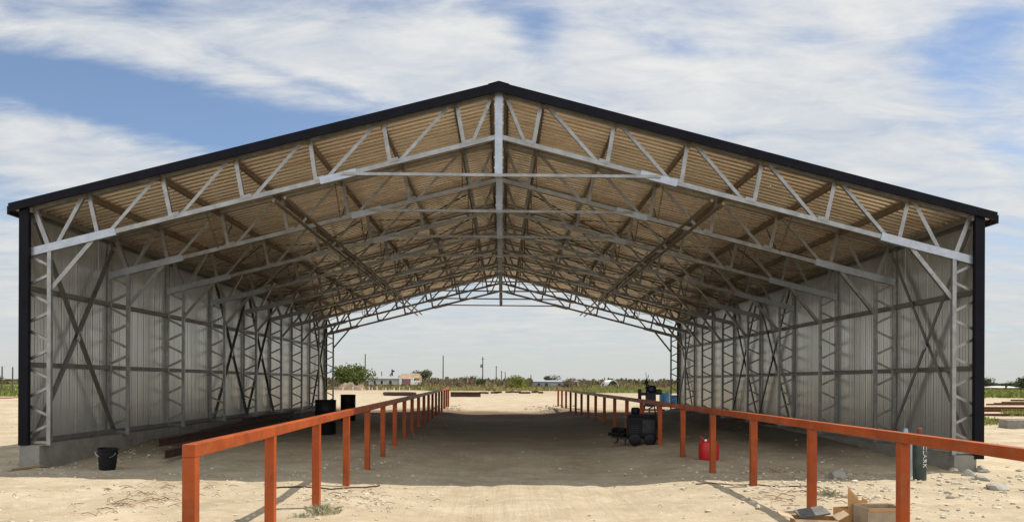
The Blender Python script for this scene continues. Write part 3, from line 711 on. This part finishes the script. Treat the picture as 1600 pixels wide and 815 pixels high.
carton(1272, 8.75, .46, .34, .17, -12, (CARD, CARDIN), 'open brown cardboard box with its flaps spread, leftmost of three', [('l', 75, .16), ('r', 60, .14), ('f', 150, .12)])
b3 = carton(1374, 8.75, .44, .30, .30, 6, (GREYC, CARD), 'greyish weathered carton with a brown top edge, rightmost of three', [('b', 95, .12)])
g = MB(); ext(g, [(-.215, -.156, .265), (.215, -.156, .265), (.215, -.156, .298), (-.215, -.156, .298)], .003); g.build('tape', CARD, b3)
b2 = carton(1326, 9.05, .22, .24, .20, 20, (CARD, CARD), 'torn upright brown cardboard box with a ragged raised flap, middle of three', [('r', 35, .10)])
g = MB(); ext(g, [(-.115, -.122, .0), (.11, -.122, .0), (.14, -.15, .30), (.06, -.15, .34), (.045, -.15, .29), (.015, -.15, .30), (-.01, -.14, .36), (-.13, -.13, .46), (-.125, -.122, .3)], .006)
g.build('torn_flap', CARD, b2)
g = MB(); ext(g, [(.02, -.148, .10), (.07, -.150, .10), (.078, -.158, .19), (.028, -.156, .19)], .003); g.build('shipping_label', TAPE, b2)
g = MB(); g.bar((-.16, 0, 0), (.17, .02, .05), .22, .02, up=(0, 0, 1)); o = g.build('dark_panel', mat('dark_grey_board', (.10, .095, .085), .7, 0, .3, 6), label='dark flat scrap panel lying across the left cardboard box', cat='panel')
o.location = (place(1270, 8.78), 8.80, ground_z(3.5, 8.8)+.185); o.rotation_euler = (R(14), 0, 0)

# ------------------------------------------------------------------ rocks, gravel, twigs, weeds
rocks = [(1535, 737, .16, 'flat grey rock just right of the right footing, topmost of the loose rocks'), (1513, 745, .15, 'pale grey rock in front of the right concrete footing'),
         (1557, 767, .15, 'squarish grey rock lying in open sun at the right edge'), (1533, 752, .13, 'brown-grey rock between two paler rocks right of the footing'),
         (1491, 736, .10, 'small white caliche rock against the right footing'), (1186, 799, .055, 'small white stone in the shadow stripe of the right rail'),
         (1310, 748, .20, 'broad flat stone in the shade edge between two orange posts')]
for i, (px, py, r, lab) in enumerate(rocks):
    d = EYE*F/(py-.004*(px-HX)-HY); x = place(px, d)
    g = MB(); g.blobrock((0, 0, 0), r*.85, i+3, .72, 2); o = g.build('rock', STONE if i in (4, 5) else STONEG, smooth=35, label=lab, cat='rock', group='loose rocks on the dirt'); o.location = (x, d, ground_z(x, d)+r*.12)
rr = random.Random(11)
g = MB()
def pebble(x, y, r): g.blobrock((x, y, ground_z(x, y)+r*.1), r, rr.randint(0, 99999), rr.uniform(.5, .8), 1)
for i in range(1500):
    y = 8.0+ (rr.random()**1.5)*30; x = rr.uniform(-.95, .95)*(y*.7)
    if abs(x-.6) < 2.0 and rr.random() < .7: continue
    if abs(x) > 8.6 and abs(x) < 9.3 and y > 14.4: continue
    pebble(x, y, rr.uniform(.008, .03)*(1.4 if rr.random() < .08 else 1))
for (cx, cy, sx, sy, n, lo, hi) in [(9.9, 13.0, 1.0, .9, 160, .015, .075), (-2.1, 10.9, .55, .7, 170, .012, .04), (4.6, 11.6, .8, .7, 170, .012, .045), (2.95, 42.5, .7, 2.0, 130, .03, .12),
                                    (-3.0, 43, .5, 2.2, 90, .03, .10), (-8.2, 16.0, .5, 1.8, 90, .015, .05), (-6.5, 13.2, 2.2, .3, 70, .012, .04), (4.4, 14.2, .9, 1.2, 130, .012, .05), (-2.8, 15, .5, 2, 90, .012, .04), (6.5, 13.3, 1.8, .5, 120, .012, .05), (7.5, 11.3, 1.6, 1.0, 260, .012, .06), (-5.5, 10.6, 2.0, 1.2, 160, .01, .035), (4.6, 10.2, .7, .5, 120, .012, .045)]:
    for i in range(n): pebble(cx+rr.gauss(0, sx), cy+rr.gauss(0, sy), lo+(hi-lo)*rr.random()**2.2)
g.build('gravel', STONE, kind='stuff', label='scattered caliche pebbles on the dirt', cat='gravel')
g = MB()
for (cx, cy, sx, sy, n, L0) in [(-4.9, 10.3, .42, .40, 60, .20), (-5.2, 11.6, .5, .3, 25, .18), (4.2, 10.9, .5, .35, 45, .24), (-2.0, 10.9, .4, .3, 22, .15), (-6.5, 11.5, 1.8, 1.2, 26, .07), (7.0, 11.5, 2.0, 1.2, 30, .07), (0, 12, 3, 2, 22, .05), (5.3, 14.0, .5, .5, 30, .2)]:
    for i in range(n):
        x, y = cx+rr.gauss(0, sx), cy+rr.gauss(0, sy); a = rr.gauss(0.1, .5); L_ = L0*rr.uniform(.3, 1.3)
        z = ground_z(x, y)+.012; x2, y2 = x+L_*math.cos(a), y+L_*math.sin(a); xm, ym = (x+x2)/2+rr.gauss(0, .02), (y+y2)/2+rr.gauss(0, .02)
        g.tube([(x, y, z), (xm, ym, ground_z(xm, ym)+.018+rr.random()*.03), (x2, y2, ground_z(x2, y2)+.01)], rr.uniform(.002, .005), 4)
g.build('dry_twigs', STICK, kind='stuff', label='dry reddish twigs littering the dirt', cat='twigs')
# cables on the ground at the shade edge
def ground_line(pts, r, m_, name, label, cat):
    g = MB(); out = []
    for i in range(len(pts)-1):
        for k in range(8):
            t = k/8; x = pts[i][0]*(1-t)+pts[i+1][0]*t; y = pts[i][1]*(1-t)+pts[i+1][1]*t; x += .03*math.sin(i*3+t*6); out.append((x, y, ground_z(x, y)+r))
    g.tube(out, r, 6); g.build(name, m_, label=label, cat=cat, smooth=40)
ground_line([(-3.4, 11.4), (-2.6, 11.7), (-2.1, 12.1), (-1.9, 12.3)], .012, DKRUST, 'wire', 'thin dark wire on the dirt near the third left fence post', 'wire')
ground_line([(3.1, 12.3), (3.8, 12.1), (4.6, 11.9), (5.2, 11.9)], .010, DKRUST, 'wire', 'thin dark wire running past the foot of a right fence post', 'wire')

def tuft(n, h, r, seed, bw=.012, lean=.6):
    q = random.Random(seed); mb = MB()
    for i in range(n):
        a = q.uniform(0, 6.283); b = q.uniform(0, 6.283); rr_ = r*q.random(); x, y = rr_*math.cos(a), rr_*math.sin(a); hh = h*q.uniform(.45, 1)
        lx, ly = lean*hh*math.cos(b)*q.random(), lean*hh*math.sin(b)*q.random(); wx, wy = -math.sin(b)*bw, math.cos(b)*bw
        hh *= (1-.6*rr_/r); mb.add([(x-wx, y-wy, -.03), (x+wx, y+wy, -.03), (x+lx*.5+wx*.7, y+ly*.5+wy*.7, hh*.6), (x+lx, y+ly, hh), (x+lx*.5-wx*.7, y+ly*.5-wy*.7, hh*.6)], [(0, 1, 2, 3, 4)])
    return mb
for (px, py, n, h, r, m_, lab) in [(507, 800, 260, .17, .20, SAGE, 'small pale sage weed at the foot of the third left fence post'), (1297, 781, 170, .15, .2, SAGE, 'small pale green weed right of the right fence post, behind the boxes'),
                                   (473, 806, 90, .10, .2, SAGE, 'sparse low weed beside the second left fence post')]:
    d = EYE*F/(py-.004*(px-HX)-HY); x = place(px, d); o = tuft(int(n*1.1), h*.8, r, px, .004, 1.6).build('weed', m_, label=lab, cat='weed', group='small weeds in the foreground'); o.location = (x, d, ground_z(x, d))

# ------------------------------------------------------------------ yard behind and beside the shed
RG = 'rusty beams stacked right of the shed'
yard = [(1579, 627.5, 9, .18, .24, 'short rusty beam highest of the yard pile, ending in open air', -2), (1565, 631, 10, .16, .2, 'rusty beam second from the far side of the pile', 1), (1553, 633.5, 11, .18, .22, 'rusty beam whose dark end shows at mid pile', 0),
        (1541, 634.5, 12, .16, .2, 'rusty beam reaching farthest left behind the pile', 1.5), (1515, 641, 14, .2, .26, 'long rusty beam along the middle of the pile', -.5), (1512, 644.5, 14, .2, .28, 'long darker rusty beam just in front of the middle one', .5),
        (1515, 650, 12, .16, .18, 'thin rusty pipe-like beam slanting toward the viewer', -4), (1512, 661, 12, .22, .24, 'nearest thick rusty beam lying above the concrete block', -3)]
for (px, py, L_, w_, h_, lab, ang) in yard:
    d = 1.5*F/(py-.004*(px-HX)-HY); x = place(px, d); beam_thing(x, d, ground_z(x, d)-.02, R(ang), L_, w_*.9, h_*.55, RUST, lab, RG)
x, d = place(1567, 26.6), 26.6
g = MB(); g.box(0, 1.5, -.25, .25, -.05, .27); o = g.build('concrete_block', CONC, bevel=.02, label='grey concrete block on the sand right of the shed', cat='concrete block'); o.location = (x, d, ground_z(x, d)+.02)
# dark beam and pipe bundle beyond the fences
def far(px, py): 
    d = 1.39*F/(py-.004*(px-HX)-HY); return place(px, d), d
x, d = far(704, 619.5); g = MB(); channel(g, (0, 0, 0), (3.0, 0, 0), .35, .42, .03); o = g.build('steel_beam', DKRUST, label='dark rusty beam on the sand right of the left fence end', cat='steel beam', group='dark steel far down the lane'); o.location = (x, d, ground_z(x, d)+.27)
for k in range(10):
    x, d = far(601+k*4.4, 617); g = MB(); g.tube([(0, 0, 0), (.9, -3.2, 0)], .20, 10); o = g.build('rusty_pipe', DKRUST, smooth=40, label='rusty pipe in the row lying beyond the left fence', cat='pipe', group='row of rusty pipes beyond the left fence'); o.location = (x, d, ground_z(x, d)+.2)
q = random.Random(5)
for k in range(13):
    px = 748+k*8+q.uniform(-3, 3); x, d = far(px, 613.5+q.uniform(-1, 1)); g = MB(); channel(g, (0, 0, 0), (q.uniform(.5, 1.1), q.uniform(-.4, .4), 0), .16, .2, .02); o = g.build('scrap_beam', DKRUST, label='dark steel offcut in the line across the far sand', cat='steel offcut', group='line of dark steel offcuts across the far sand'); o.location = (x, d, ground_z(x, d)+.12)
for (px, h, lab) in [(536, .65, 0), (551.5, .7, 0), (566, .5, 0), (577, .65, 0), (581.5, .5, 0), (589, .75, 0), (603, .5, 0), (616, .55, 0), (624.5, .65, 0), (640, .5, 0)]:
    x, d = far(px, 611.5); g = MB(); g.bar((0, 0, -.1), (0, 0, h), .09, .09, up=(0, 1, 0)); g.bar((0, 0, h-.02), (0, 0, h+.04), .05, .05, up=(0, 1, 0)); o = g.build('survey_stake', WHITES, label='short white stake in the row at the edge of the sand', cat='stake', group='white stakes at the edge of the sand'); o.location = (x, d, ground_z(x, d))
for (px, top, lab) in [(3, 572, 'dark wooden fence post in the green field, leftmost of two'), (19.5, 573, 'dark wooden fence post in the green field, nearer the shed corner'), ]:
    d = 75.0; x = place(px, d); g = MB(); g.tube([(0, 0, -.3), (.02, 0, EYE+(HY-top-3)/F*d)], [.07, .06], 9); o = g.build('field_post', POLEM, smooth=40, label=lab, cat='post', group='posts in the green field on the left'); o.location = (x, d, 0)

# utility poles
def pole(px, top, arm, label):
    d = F*7.75/(HY-top-.004*(px-HX)); d = min(d, 520); h = EYE+(HY-top+.004*(px-HX))/F*d; x = place(px, d)
    root = empty('utility_pole', (x, d, 0), label=label, cat='utility pole', group='utility poles on the horizon')
    k = max(1.0, d/260)
    g = MB(); g.tube([(0, 0, -.5), (0, 0, h)], [.19*k, .13*k], 9); g.build('pole_shaft', POLEM, root, smooth=40)
    if arm:
        g = MB(); g.bar((-.5, 0, h-.7), (.5, 0, h-.7), .11*k, .11*k, up=(0, 1, 0)); g.build('crossarm', POLEM, root)
    if arm == 2:
        g = MB(); g.lathe([(.28, 0), (.3, .05), (.3, .9), (.2, 1.0)], 12, (-.45, 0, h-3.2)); g.build('transformer', HROOFG, root, smooth=35)
pole(570.5, 552.5, 0, 'utility pole rising behind the big green tree on the left')
pole(692.3, 555, 0, 'utility pole above the far end of the left fence')
pole(754.2, 557, 2, 'utility pole with a transformer, near the middle of the view')
pole(775.3, 571, 1, 'thinner pole just right of the transformer pole')
pole(783.5, 579, 1, 'short distant pole, second right of the transformer pole')
pole(789.3, 580.5, 0, 'faint distant pole closest to the yellow-green bush')
pole(829.5, 585, 1, 'small distant pole right of the yellow-green bush')
pole(596.3, 580, 1, 'small distant pole left of the farmhouse roof')
pole(911.0, 591, 0, 'tiny far pole beyond the right fence end')

# trees and bushes: each crown built of its own leaf clumps
def bush(px, wpx, top, d, leaf, label, seed, base=None, dens=1.0, cat='bush', name='bush', trunk=.25, spiky=.0, ragged=1.0):
    q = random.Random(seed); H = EYE+(HY-top-.004*(px-HX)*-1*0-.0)/F*d - ground_z(place(px, d), d, False); W = 1.4*wpx/F*d
    x = place(px, d); z0 = ground_z(x, d, False); root = empty(name, (x, d, z0), label=label, cat=cat, group='trees and bushes beyond the shed')
    t = MB()
    for k in range(5):
        a = q.uniform(0, 6.28); e = (math.cos(a)*W*.25, math.sin(a)*W*.2, H*q.uniform(.55, .8))
        t.tube([(q.uniform(-.1, .1)*W*.3, 0, -.1), (e[0]*.4, e[1]*.4, e[2]*.5), e], [H*.035, H*.025, H*.01], 6)
    t.build('trunk', BARK, root, smooth=50)
    g = MB(); blobs = []
    nb = 9+int(ragged*5)
    for k in range(nb):
        a = q.uniform(0, 6.28); rr_ = math.sqrt(q.random())*.78; hz = q.random()
        lim = math.sqrt(max(.05, 1-(hz*.9)**2))
        br = q.uniform(.26, .42)
        blobs.append((math.cos(a)*rr_*W/2*lim, math.sin(a)*rr_*W/2*lim, H*(trunk*.6+(1-trunk*.6-br*.62)*(.05+.95*hz)), br*W*.5, br*H*.62))
    n = int(1500*dens); s0 = max(.12, W/20)
    for i in range(n):
        b = blobs[q.randrange(nb)]; 
        v = Vector((q.gauss(0, 1), q.gauss(0, 1), q.gauss(0, 1))).normalized()*(q.random()**.4)*1.08
        c = Vector((b[0]+v.x*b[3], b[1]+v.y*b[3], b[2]+v.z*b[4]))
        if c.z < H*.03: c.z = H*.05
        if spiky and q.random() < spiky: c.z += q.random()*H*.12
        if c.z > H*1.02: c.z = H
        n1 = Vector((q.gauss(0, 1), q.gauss(0, 1), q.gauss(0, 1))).normalized(); n2 = n1.cross(Vector((q.gauss(0, 1), q.gauss(0, 1), q.gauss(0, 1)))).normalized(); s = s0*q.uniform(.5, 1.2)
        g.add([c-n1*s*.5, c+n2*s*.33, c+n1*s*.5, c-n2*s*.33], [(0, 1, 2, 3)])
    g.build('crown', leaf, root)
    return root
bush(550, 58, 568, 150, LEAF_G, 'big round green mesquite tree left of the farmhouse', 1, dens=2.6, cat='tree', name='tree', spiky=.12)
bush(526, 16, 588, 160, LEAF_O, 'low olive bush beside the far left column', 2, dens=.5)
bush(660, 34, 576.5, 250, LEAF_O, 'large olive tree rising behind the tan roof', 3, dens=1.6, cat='tree', name='tree')
bush(676, 22, 588, 235, LEAF_B, 'low brown brush right of the olive tree', 4, dens=.7)
bush(700.5, 8, 591, 260, LEAF_D, 'tiny dark round bush right of the second pole', 5, dens=.5)
bush(735, 34, 585.5, 200, LEAF_O, 'grey olive tree left of the transformer pole', 6, dens=1.3, cat='tree', name='tree')
bush(751, 19, 587.5, 185, LEAF_D, 'dark rounded bush at the foot of the transformer pole', 7, dens=.9)
bush(773, 24, 590, 210, LEAF_O, 'low olive bush between the pole and the yellow-green bush', 8, dens=.8)
bush(803, 34, 584.5, 165, LEAF_Y, 'tall yellow-green bush near the middle of the view', 9, dens=1.6)
bush(820, 9, 591.5, 240, LEAF_D, 'tiny dark bush right of the yellow-green bush', 10, dens=.4)
bush(862, 28, 584.5, 225, LEAF_D, 'dark green tree standing behind the long pale building', 11, dens=1.2, cat='tree', name='tree')
bush(889, 26, 589, 180, LEAF_B, 'dry brown brush above the right fence end', 12, dens=1.0, spiky=.3)
bush(942, 26, 590.5, 230, LEAF_D, 'dark green bush left of the arched hut', 13, dens=.9)
bush(976, 18, 588, 220, LEAF_D, 'square-topped dark tree right of the arched hut', 14, dens=.9, cat='tree', name='tree')
bush(991.5, 9, 590, 240, LEAF_D, 'small dark tree between the square tree and the dark machine', 15, dens=.5)
bush(1006, 16, 591.5, 220, LEAF_O, 'olive bush behind the dark machine', 16, dens=.6)
bush(1040, 30, 592, 200, LEAF_O, 'olive scrub bush above the blue barrels', 17, dens=.8)
bush(1062, 22, 590, 210, LEAF_O, 'olive bush seen through the far right column', 18, dens=.7)
bush(718, 20, 593, 170, LEAF_B, 'dry low brush above the dark beam', 19, dens=.7)
bush(916, 20, 594.5, 190, LEAF_B, 'dry low brush right of the fence end', 20, dens=.6)
bush(1532, 34, 581, 150, LEAF_D, 'dark tree beside the right corner of the shed', 21, dens=1.2, cat='tree', name='tree')
bush(1583, 26, 589, 150, LEAF_D, 'dark low tree at the right edge above the white roof', 22, dens=1.0, cat='tree', name='tree')
bush(1612, 40, 580, 140, LEAF_D, 'tall dark tree cut by the right edge of the view', 23, dens=1.2, cat='tree', name='tree')
bush(-8, 26, 588, 140, LEAF_O, 'low olive bush at the left edge of the field', 24, dens=.5)

# far scrub and field weeds
def scrub(name, leaf, n, fn, label, w0, w1):
    q = random.Random(len(name)*7+n); g = MB()
    for i in range(n):
        x, y, h, r = fn(q); z = ground_z(x, y, False)
        for k in range(7):
            a = q.uniform(0, 6.28); c = Vector((x+r*q.uniform(-1, 1), y+r*q.uniform(-1, 1), z)); l = Vector((math.cos(a), math.sin(a), 0)); wv = l*q.uniform(w0, w1)*.5; t = Vector((q.uniform(-.3, .3)*h, q.uniform(-.3, .3)*h, h*q.uniform(.5, 1)))
            g.add([c-wv, c+wv, c+t+wv*.4, c+t-wv*.5], [(0, 1, 2, 3)])
    g.build(name, leaf, label=label, cat='vegetation', kind='stuff')
def f1(q): y = q.uniform(135, 260); px = q.uniform(480, 1090); x = (px-HX)/F*y; return x, y, (q.uniform(.25, .8) if y < 170 else q.uniform(.6, 1.5)*(.5 if 568 < px < 664 or 828 < px < 900 else 1)), 1.4
scrub('field_weeds', WEED, 2600, f1, 'green and straw coloured weeds across the far field', .25, .8)
def f1b(q): y = q.uniform(112, 150); x = (q.uniform(905, 1090)-HX)/F*y; return x, y, q.uniform(.2, .55), 1.0
scrub('green_weeds', GRASSG, 700, f1b, 'bright green weeds beyond the right fence', .2, .5)
def f2(q): y = q.uniform(66, 180); x = (q.uniform(-60, 60)-HX)/F*y; return x, y, q.uniform(.2, .6), .8
scrub('left_field_grass', GRASSG, 1500, f2, 'green grass of the field left of the shed', .1, .35)
def f3(q): y = q.uniform(82, 200); x = (q.uniform(1500, 1640)-HX)/F*y; return x, y, q.uniform(.3, .9), 1.0
scrub('right_field_weeds', GRASSG, 1100, f3, 'green weeds of the field right of the shed', .15, .5)
def f4(q): y = q.choice([q.uniform(36, 40), q.uniform(28, 31)]); x = (q.uniform(1568, 1630) if y > 33 else q.uniform(1515, 1556)); return (x-HX)/F*y, y, q.uniform(.1, .3), .2
scrub('yard_weeds', GRASSG, 110, f4, 'green weeds growing between the rusty beams', .03, .08)
def f6(q): y = q.uniform(175, 320); px = q.uniform(500, 1090); x = (px-HX)/F*y; return x, y, q.uniform(1.0, 3.0)*(.35 if 568 < px < 664 or 828 < px < 900 else 1), 1.6
scrub('dry_brush', LEAF_B, 900, f6, 'dry brown brush across the far field', .5, 1.4)
def f7(q): y = q.uniform(185, 330); px = q.uniform(500, 1090); x = (px-HX)/F*y; return x, y, q.uniform(1.0, 3.2)*(.35 if 568 < px < 664 or 828 < px < 900 else 1), 1.6
scrub('olive_brush', LEAF_O, 1000, f7, 'olive brush across the far field', .5, 1.4)
def f5(q): y = q.uniform(300, 700); x = (q.uniform(-60, 1660)-HX)/F*y; return x, y, q.uniform(1.2, 2.6)*(y/400)**.5, 4.0
scrub('distant_scrub', LEAF_O, 3200, f5, 'distant scrub along the horizon', 1.5, 4.5)

# dirt mound left of the house
g = MB(); n = 26; vs = []
mx0, mx1, md = (520-HX)/F*130, (566-HX)/F*130, 130.0
for j in range(9):
    for i in range(n):
        u = i/(n-1); v = j/8; h = 1.25*math.sin(math.pi*u)**.45*math.sin(math.pi*v)*(1+.7*mn.noise(Vector((u*5, v*2, 2)))+.3*mn.noise(Vector((u*14, v*5, 2))))-.1
        vs.append((mx0+(mx1-mx0)*u, md+6*v, ground_z(mx0, md, False)+h))
g.add(vs, [(j*n+i, j*n+i+1, (j+1)*n+i+1, (j+1)*n+i) for j in range(8) for i in range(n-1)])
g.build('dirt_mound', mat('reddish_dirt', (.17, .115, .075), .95, 0, .4, .8, bump=.8, bscale=4, stain=(.28, .22, .13), stain_scale=1.0), smooth=60, kind='structure')

# farmhouse
d = 215.0; s = F/d
def hx(px): return (px-HX)/s
def hzt(py): return EYE+(HY-py)/s
house = empty('farmhouse', (hx(620), d, 0), label='low farmhouse with tan roof, white eaves and a faded red garage door', cat='house')
g = MB(); g.box(hx(576), hx(640), d, d+9, 0, hzt(592)); sp_(g, 'wall', HWALL, house)
g = MB(); g.box(hx(574), hx(646), d-.9, d+9.4, hzt(592)+.002, hzt(590.6)); sp_(g, 'eave', HWHITE, house)
g = MB(); z0, z1 = hzt(590.6)+.002, hzt(583.6)
g.add([(hx(621), d+1.5, z0), (hx(654), d+1.5, z0), (hx(654), d+9, z0), (hx(621), d+9, z0), (hx(624), d+4.5, z1), (hx(652), d+4.5, z1), (hx(652), d+6, z1), (hx(624), d+6, z1)], [(0, 3, 2, 1), (4, 5, 6, 7), (0, 1, 5, 4), (1, 2, 6, 5), (2, 3, 7, 6), (3, 0, 4, 7)]); sp_(g, 'roof', HROOFB, house)
g = MB(); z1 = hzt(586)
g.add([(hx(580), d-.8, z0), (hx(620.8), d-.8, z0), (hx(620.8), d+9, z0), (hx(580), d+9, z0), (hx(604), d+4, z1), (hx(620.8), d+4, z1)], [(0, 3, 2, 1), (0, 1, 5, 4), (1, 2, 5), (2, 3, 4, 5), (3, 0, 4)]); rf = sp_(g, 'roof', HROOFG, house)
g = MB(); g.bar((hx(610.5), d+3, hzt(587)), (hx(610.2), d+3, hzt(577)), .35, .35); g.box(hx(610.5), hx(614), d+2.8, d+3.2, hzt(581), hzt(578.6)); g.bar((hx(605), d+3, hzt(590)), (hx(610), d+3, hzt(582)), .25, .25); sp_(g, 'roof_vent', HDARK, house)
g = MB(); g.box(hx(629), hx(641), d-.08, d-.01, 0.2, hzt(593.8)); sp_(g, 'garage_door', HRED, house)
g = MB(); g.box(hx(624.5), hx(628), d-.8, d-.5, 0, hzt(592)); sp_(g, 'porch_column', HWHITE, house)
g = MB(); g.box(hx(642), hx(646.5), d-.8, d-.3, 0, hzt(592)); sp_(g, 'porch_column', HWHITE, house)
for a, b in ((584, 587), (595, 598), (608, 612)):
    g = MB(); g.box(hx(a), hx(b), d-.05, d-.008, 1.2, 2.2); wn = sp_(g, 'window', GLASSD, house)
g = MB(); g.box(hx(646.6), hx(654), d+1, d+9, 0, hzt(590.6)); sp_(g, 'side_wing', HROOFB, house)
for px in (648.2, 651.6, 654.5):
    g = MB(); dd = 205.0; xx = (px-HX)/F*dd; g.tube([(0, 0, 0), (0, 0, 1.4), (.1, 0, 2.0)], [.28, .22, .15], 8); g.tube([(-.45, 0, 1.9), (0, 0, 1.5), (.5, 0, 2.0)], .14, 6); o = g.build('water_tap_stand', WHITES, smooth=40, label='white upright garden ornament in the row right of the red garage door', cat='ornament', group='white ornaments beside the farmhouse'); o.location = (xx, dd, .2)

# long pale building
d = 200.0; s = F/d
lb = empty('long_building', (hx(868), d, 0), label='long low pale grey-blue building behind the weeds, left of the right fence', cat='building')
g = MB(); g.box(hx(831), hx(905), d, d+12, 0, hzt(595.5)); sp_(g, 'wall', LONGW, lb)
g = MB(); z0, z1 = hzt(595.5)+.002, hzt(593.2); g.add([(hx(830), d-.5, z0), (hx(906), d-.5, z0), (hx(906), d+12.5, z0), (hx(830), d+12.5, z0), (hx(830), d+6, z1), (hx(906), d+6, z1)], [(0, 3, 2, 1), (0, 1, 5, 4), (2, 3, 4, 5), (1, 2, 5), (3, 0, 4)]); sp_(g, 'roof', HROOFG, lb)
for px in (840, 852, 872, 884, 896):
    g = MB(); g.box(hx(px), hx(px+4), d-.06, d-.01, 0.6, 1.6); sp_(g, 'door' if px == 872 else 'window', HDARK, lb)
# arched hut
d = 175.0; s = F/d
qh = empty('arched_hut', (hx(957), d, 0), label='white arched hut with a dark open end beyond the right fence', cat='hut')
cx, rw, zc = hx(958), (hx(968.5)-hx(949.5))/2, .2; hh = hzt(592.6)-zc
g = MB(); n = 16; vs = []; 
for yy in (0, 9):
    for r_ in (1.0, .94):
        for i in range(n+1):
            a = math.pi*i/n; vs.append((cx+math.cos(a)*rw*r_ - (yy*.05), d+yy, zc+math.sin(a)*hh*r_))
m = n+1
fs = []
for i in range(n):
    fs += [(i, i+1, 2*m+i+1, 2*m+i), (m+i, 3*m+i, 3*m+i+1, m+i+1), (i, m+i, m+i+1, i+1), (2*m+i, 2*m+i+1, 3*m+i+1, 3*m+i)]
g.add(vs, fs); sp_(g, 'arched_shell', HWHITE, qh, smooth=50)
g = MB(); g.add([(cx+math.cos(math.pi*i/n)*rw*.925, d+.25, zc+math.sin(math.pi*i/n)*hh*.925) for i in range(n+1)], [tuple(range(n+1))]); sp_(g, 'opening_shade_panel', HDARK, qh)  # dark sheet across the open end, painting the shade within the hut
# white roofed shed on the right
d = 140.0; s = F/d
wr = empty('storage_shed', (hx(1578), d, 0), label='low white-roofed shed on the right horizon below the dark trees', cat='shed')
g = MB(); g.box(hx(1560), hx(1592), d, d+5, 0, hzt(602)); sp_(g, 'wall', HROOFB, wr)
g = MB(); z0, z1 = hzt(602)+.002, hzt(600); g.add([(hx(1558), d-.4, z0), (hx(1594), d-.4, z0), (hx(1594), d+5.4, z0), (hx(1558), d+5.4, z0), (hx(1560), d+2.5, z1), (hx(1592), d+2.5, z1)], [(0, 3, 2, 1), (0, 1, 5, 4), (2, 3, 4, 5), (1, 2, 5), (3, 0, 4)]); sp_(g, 'roof', HWHITE, wr)
g = MB(); g.box(hx(1570), hx(1574), d-.05, d-.01, 0, 2.0); sp_(g, 'door', HDARK, wr)
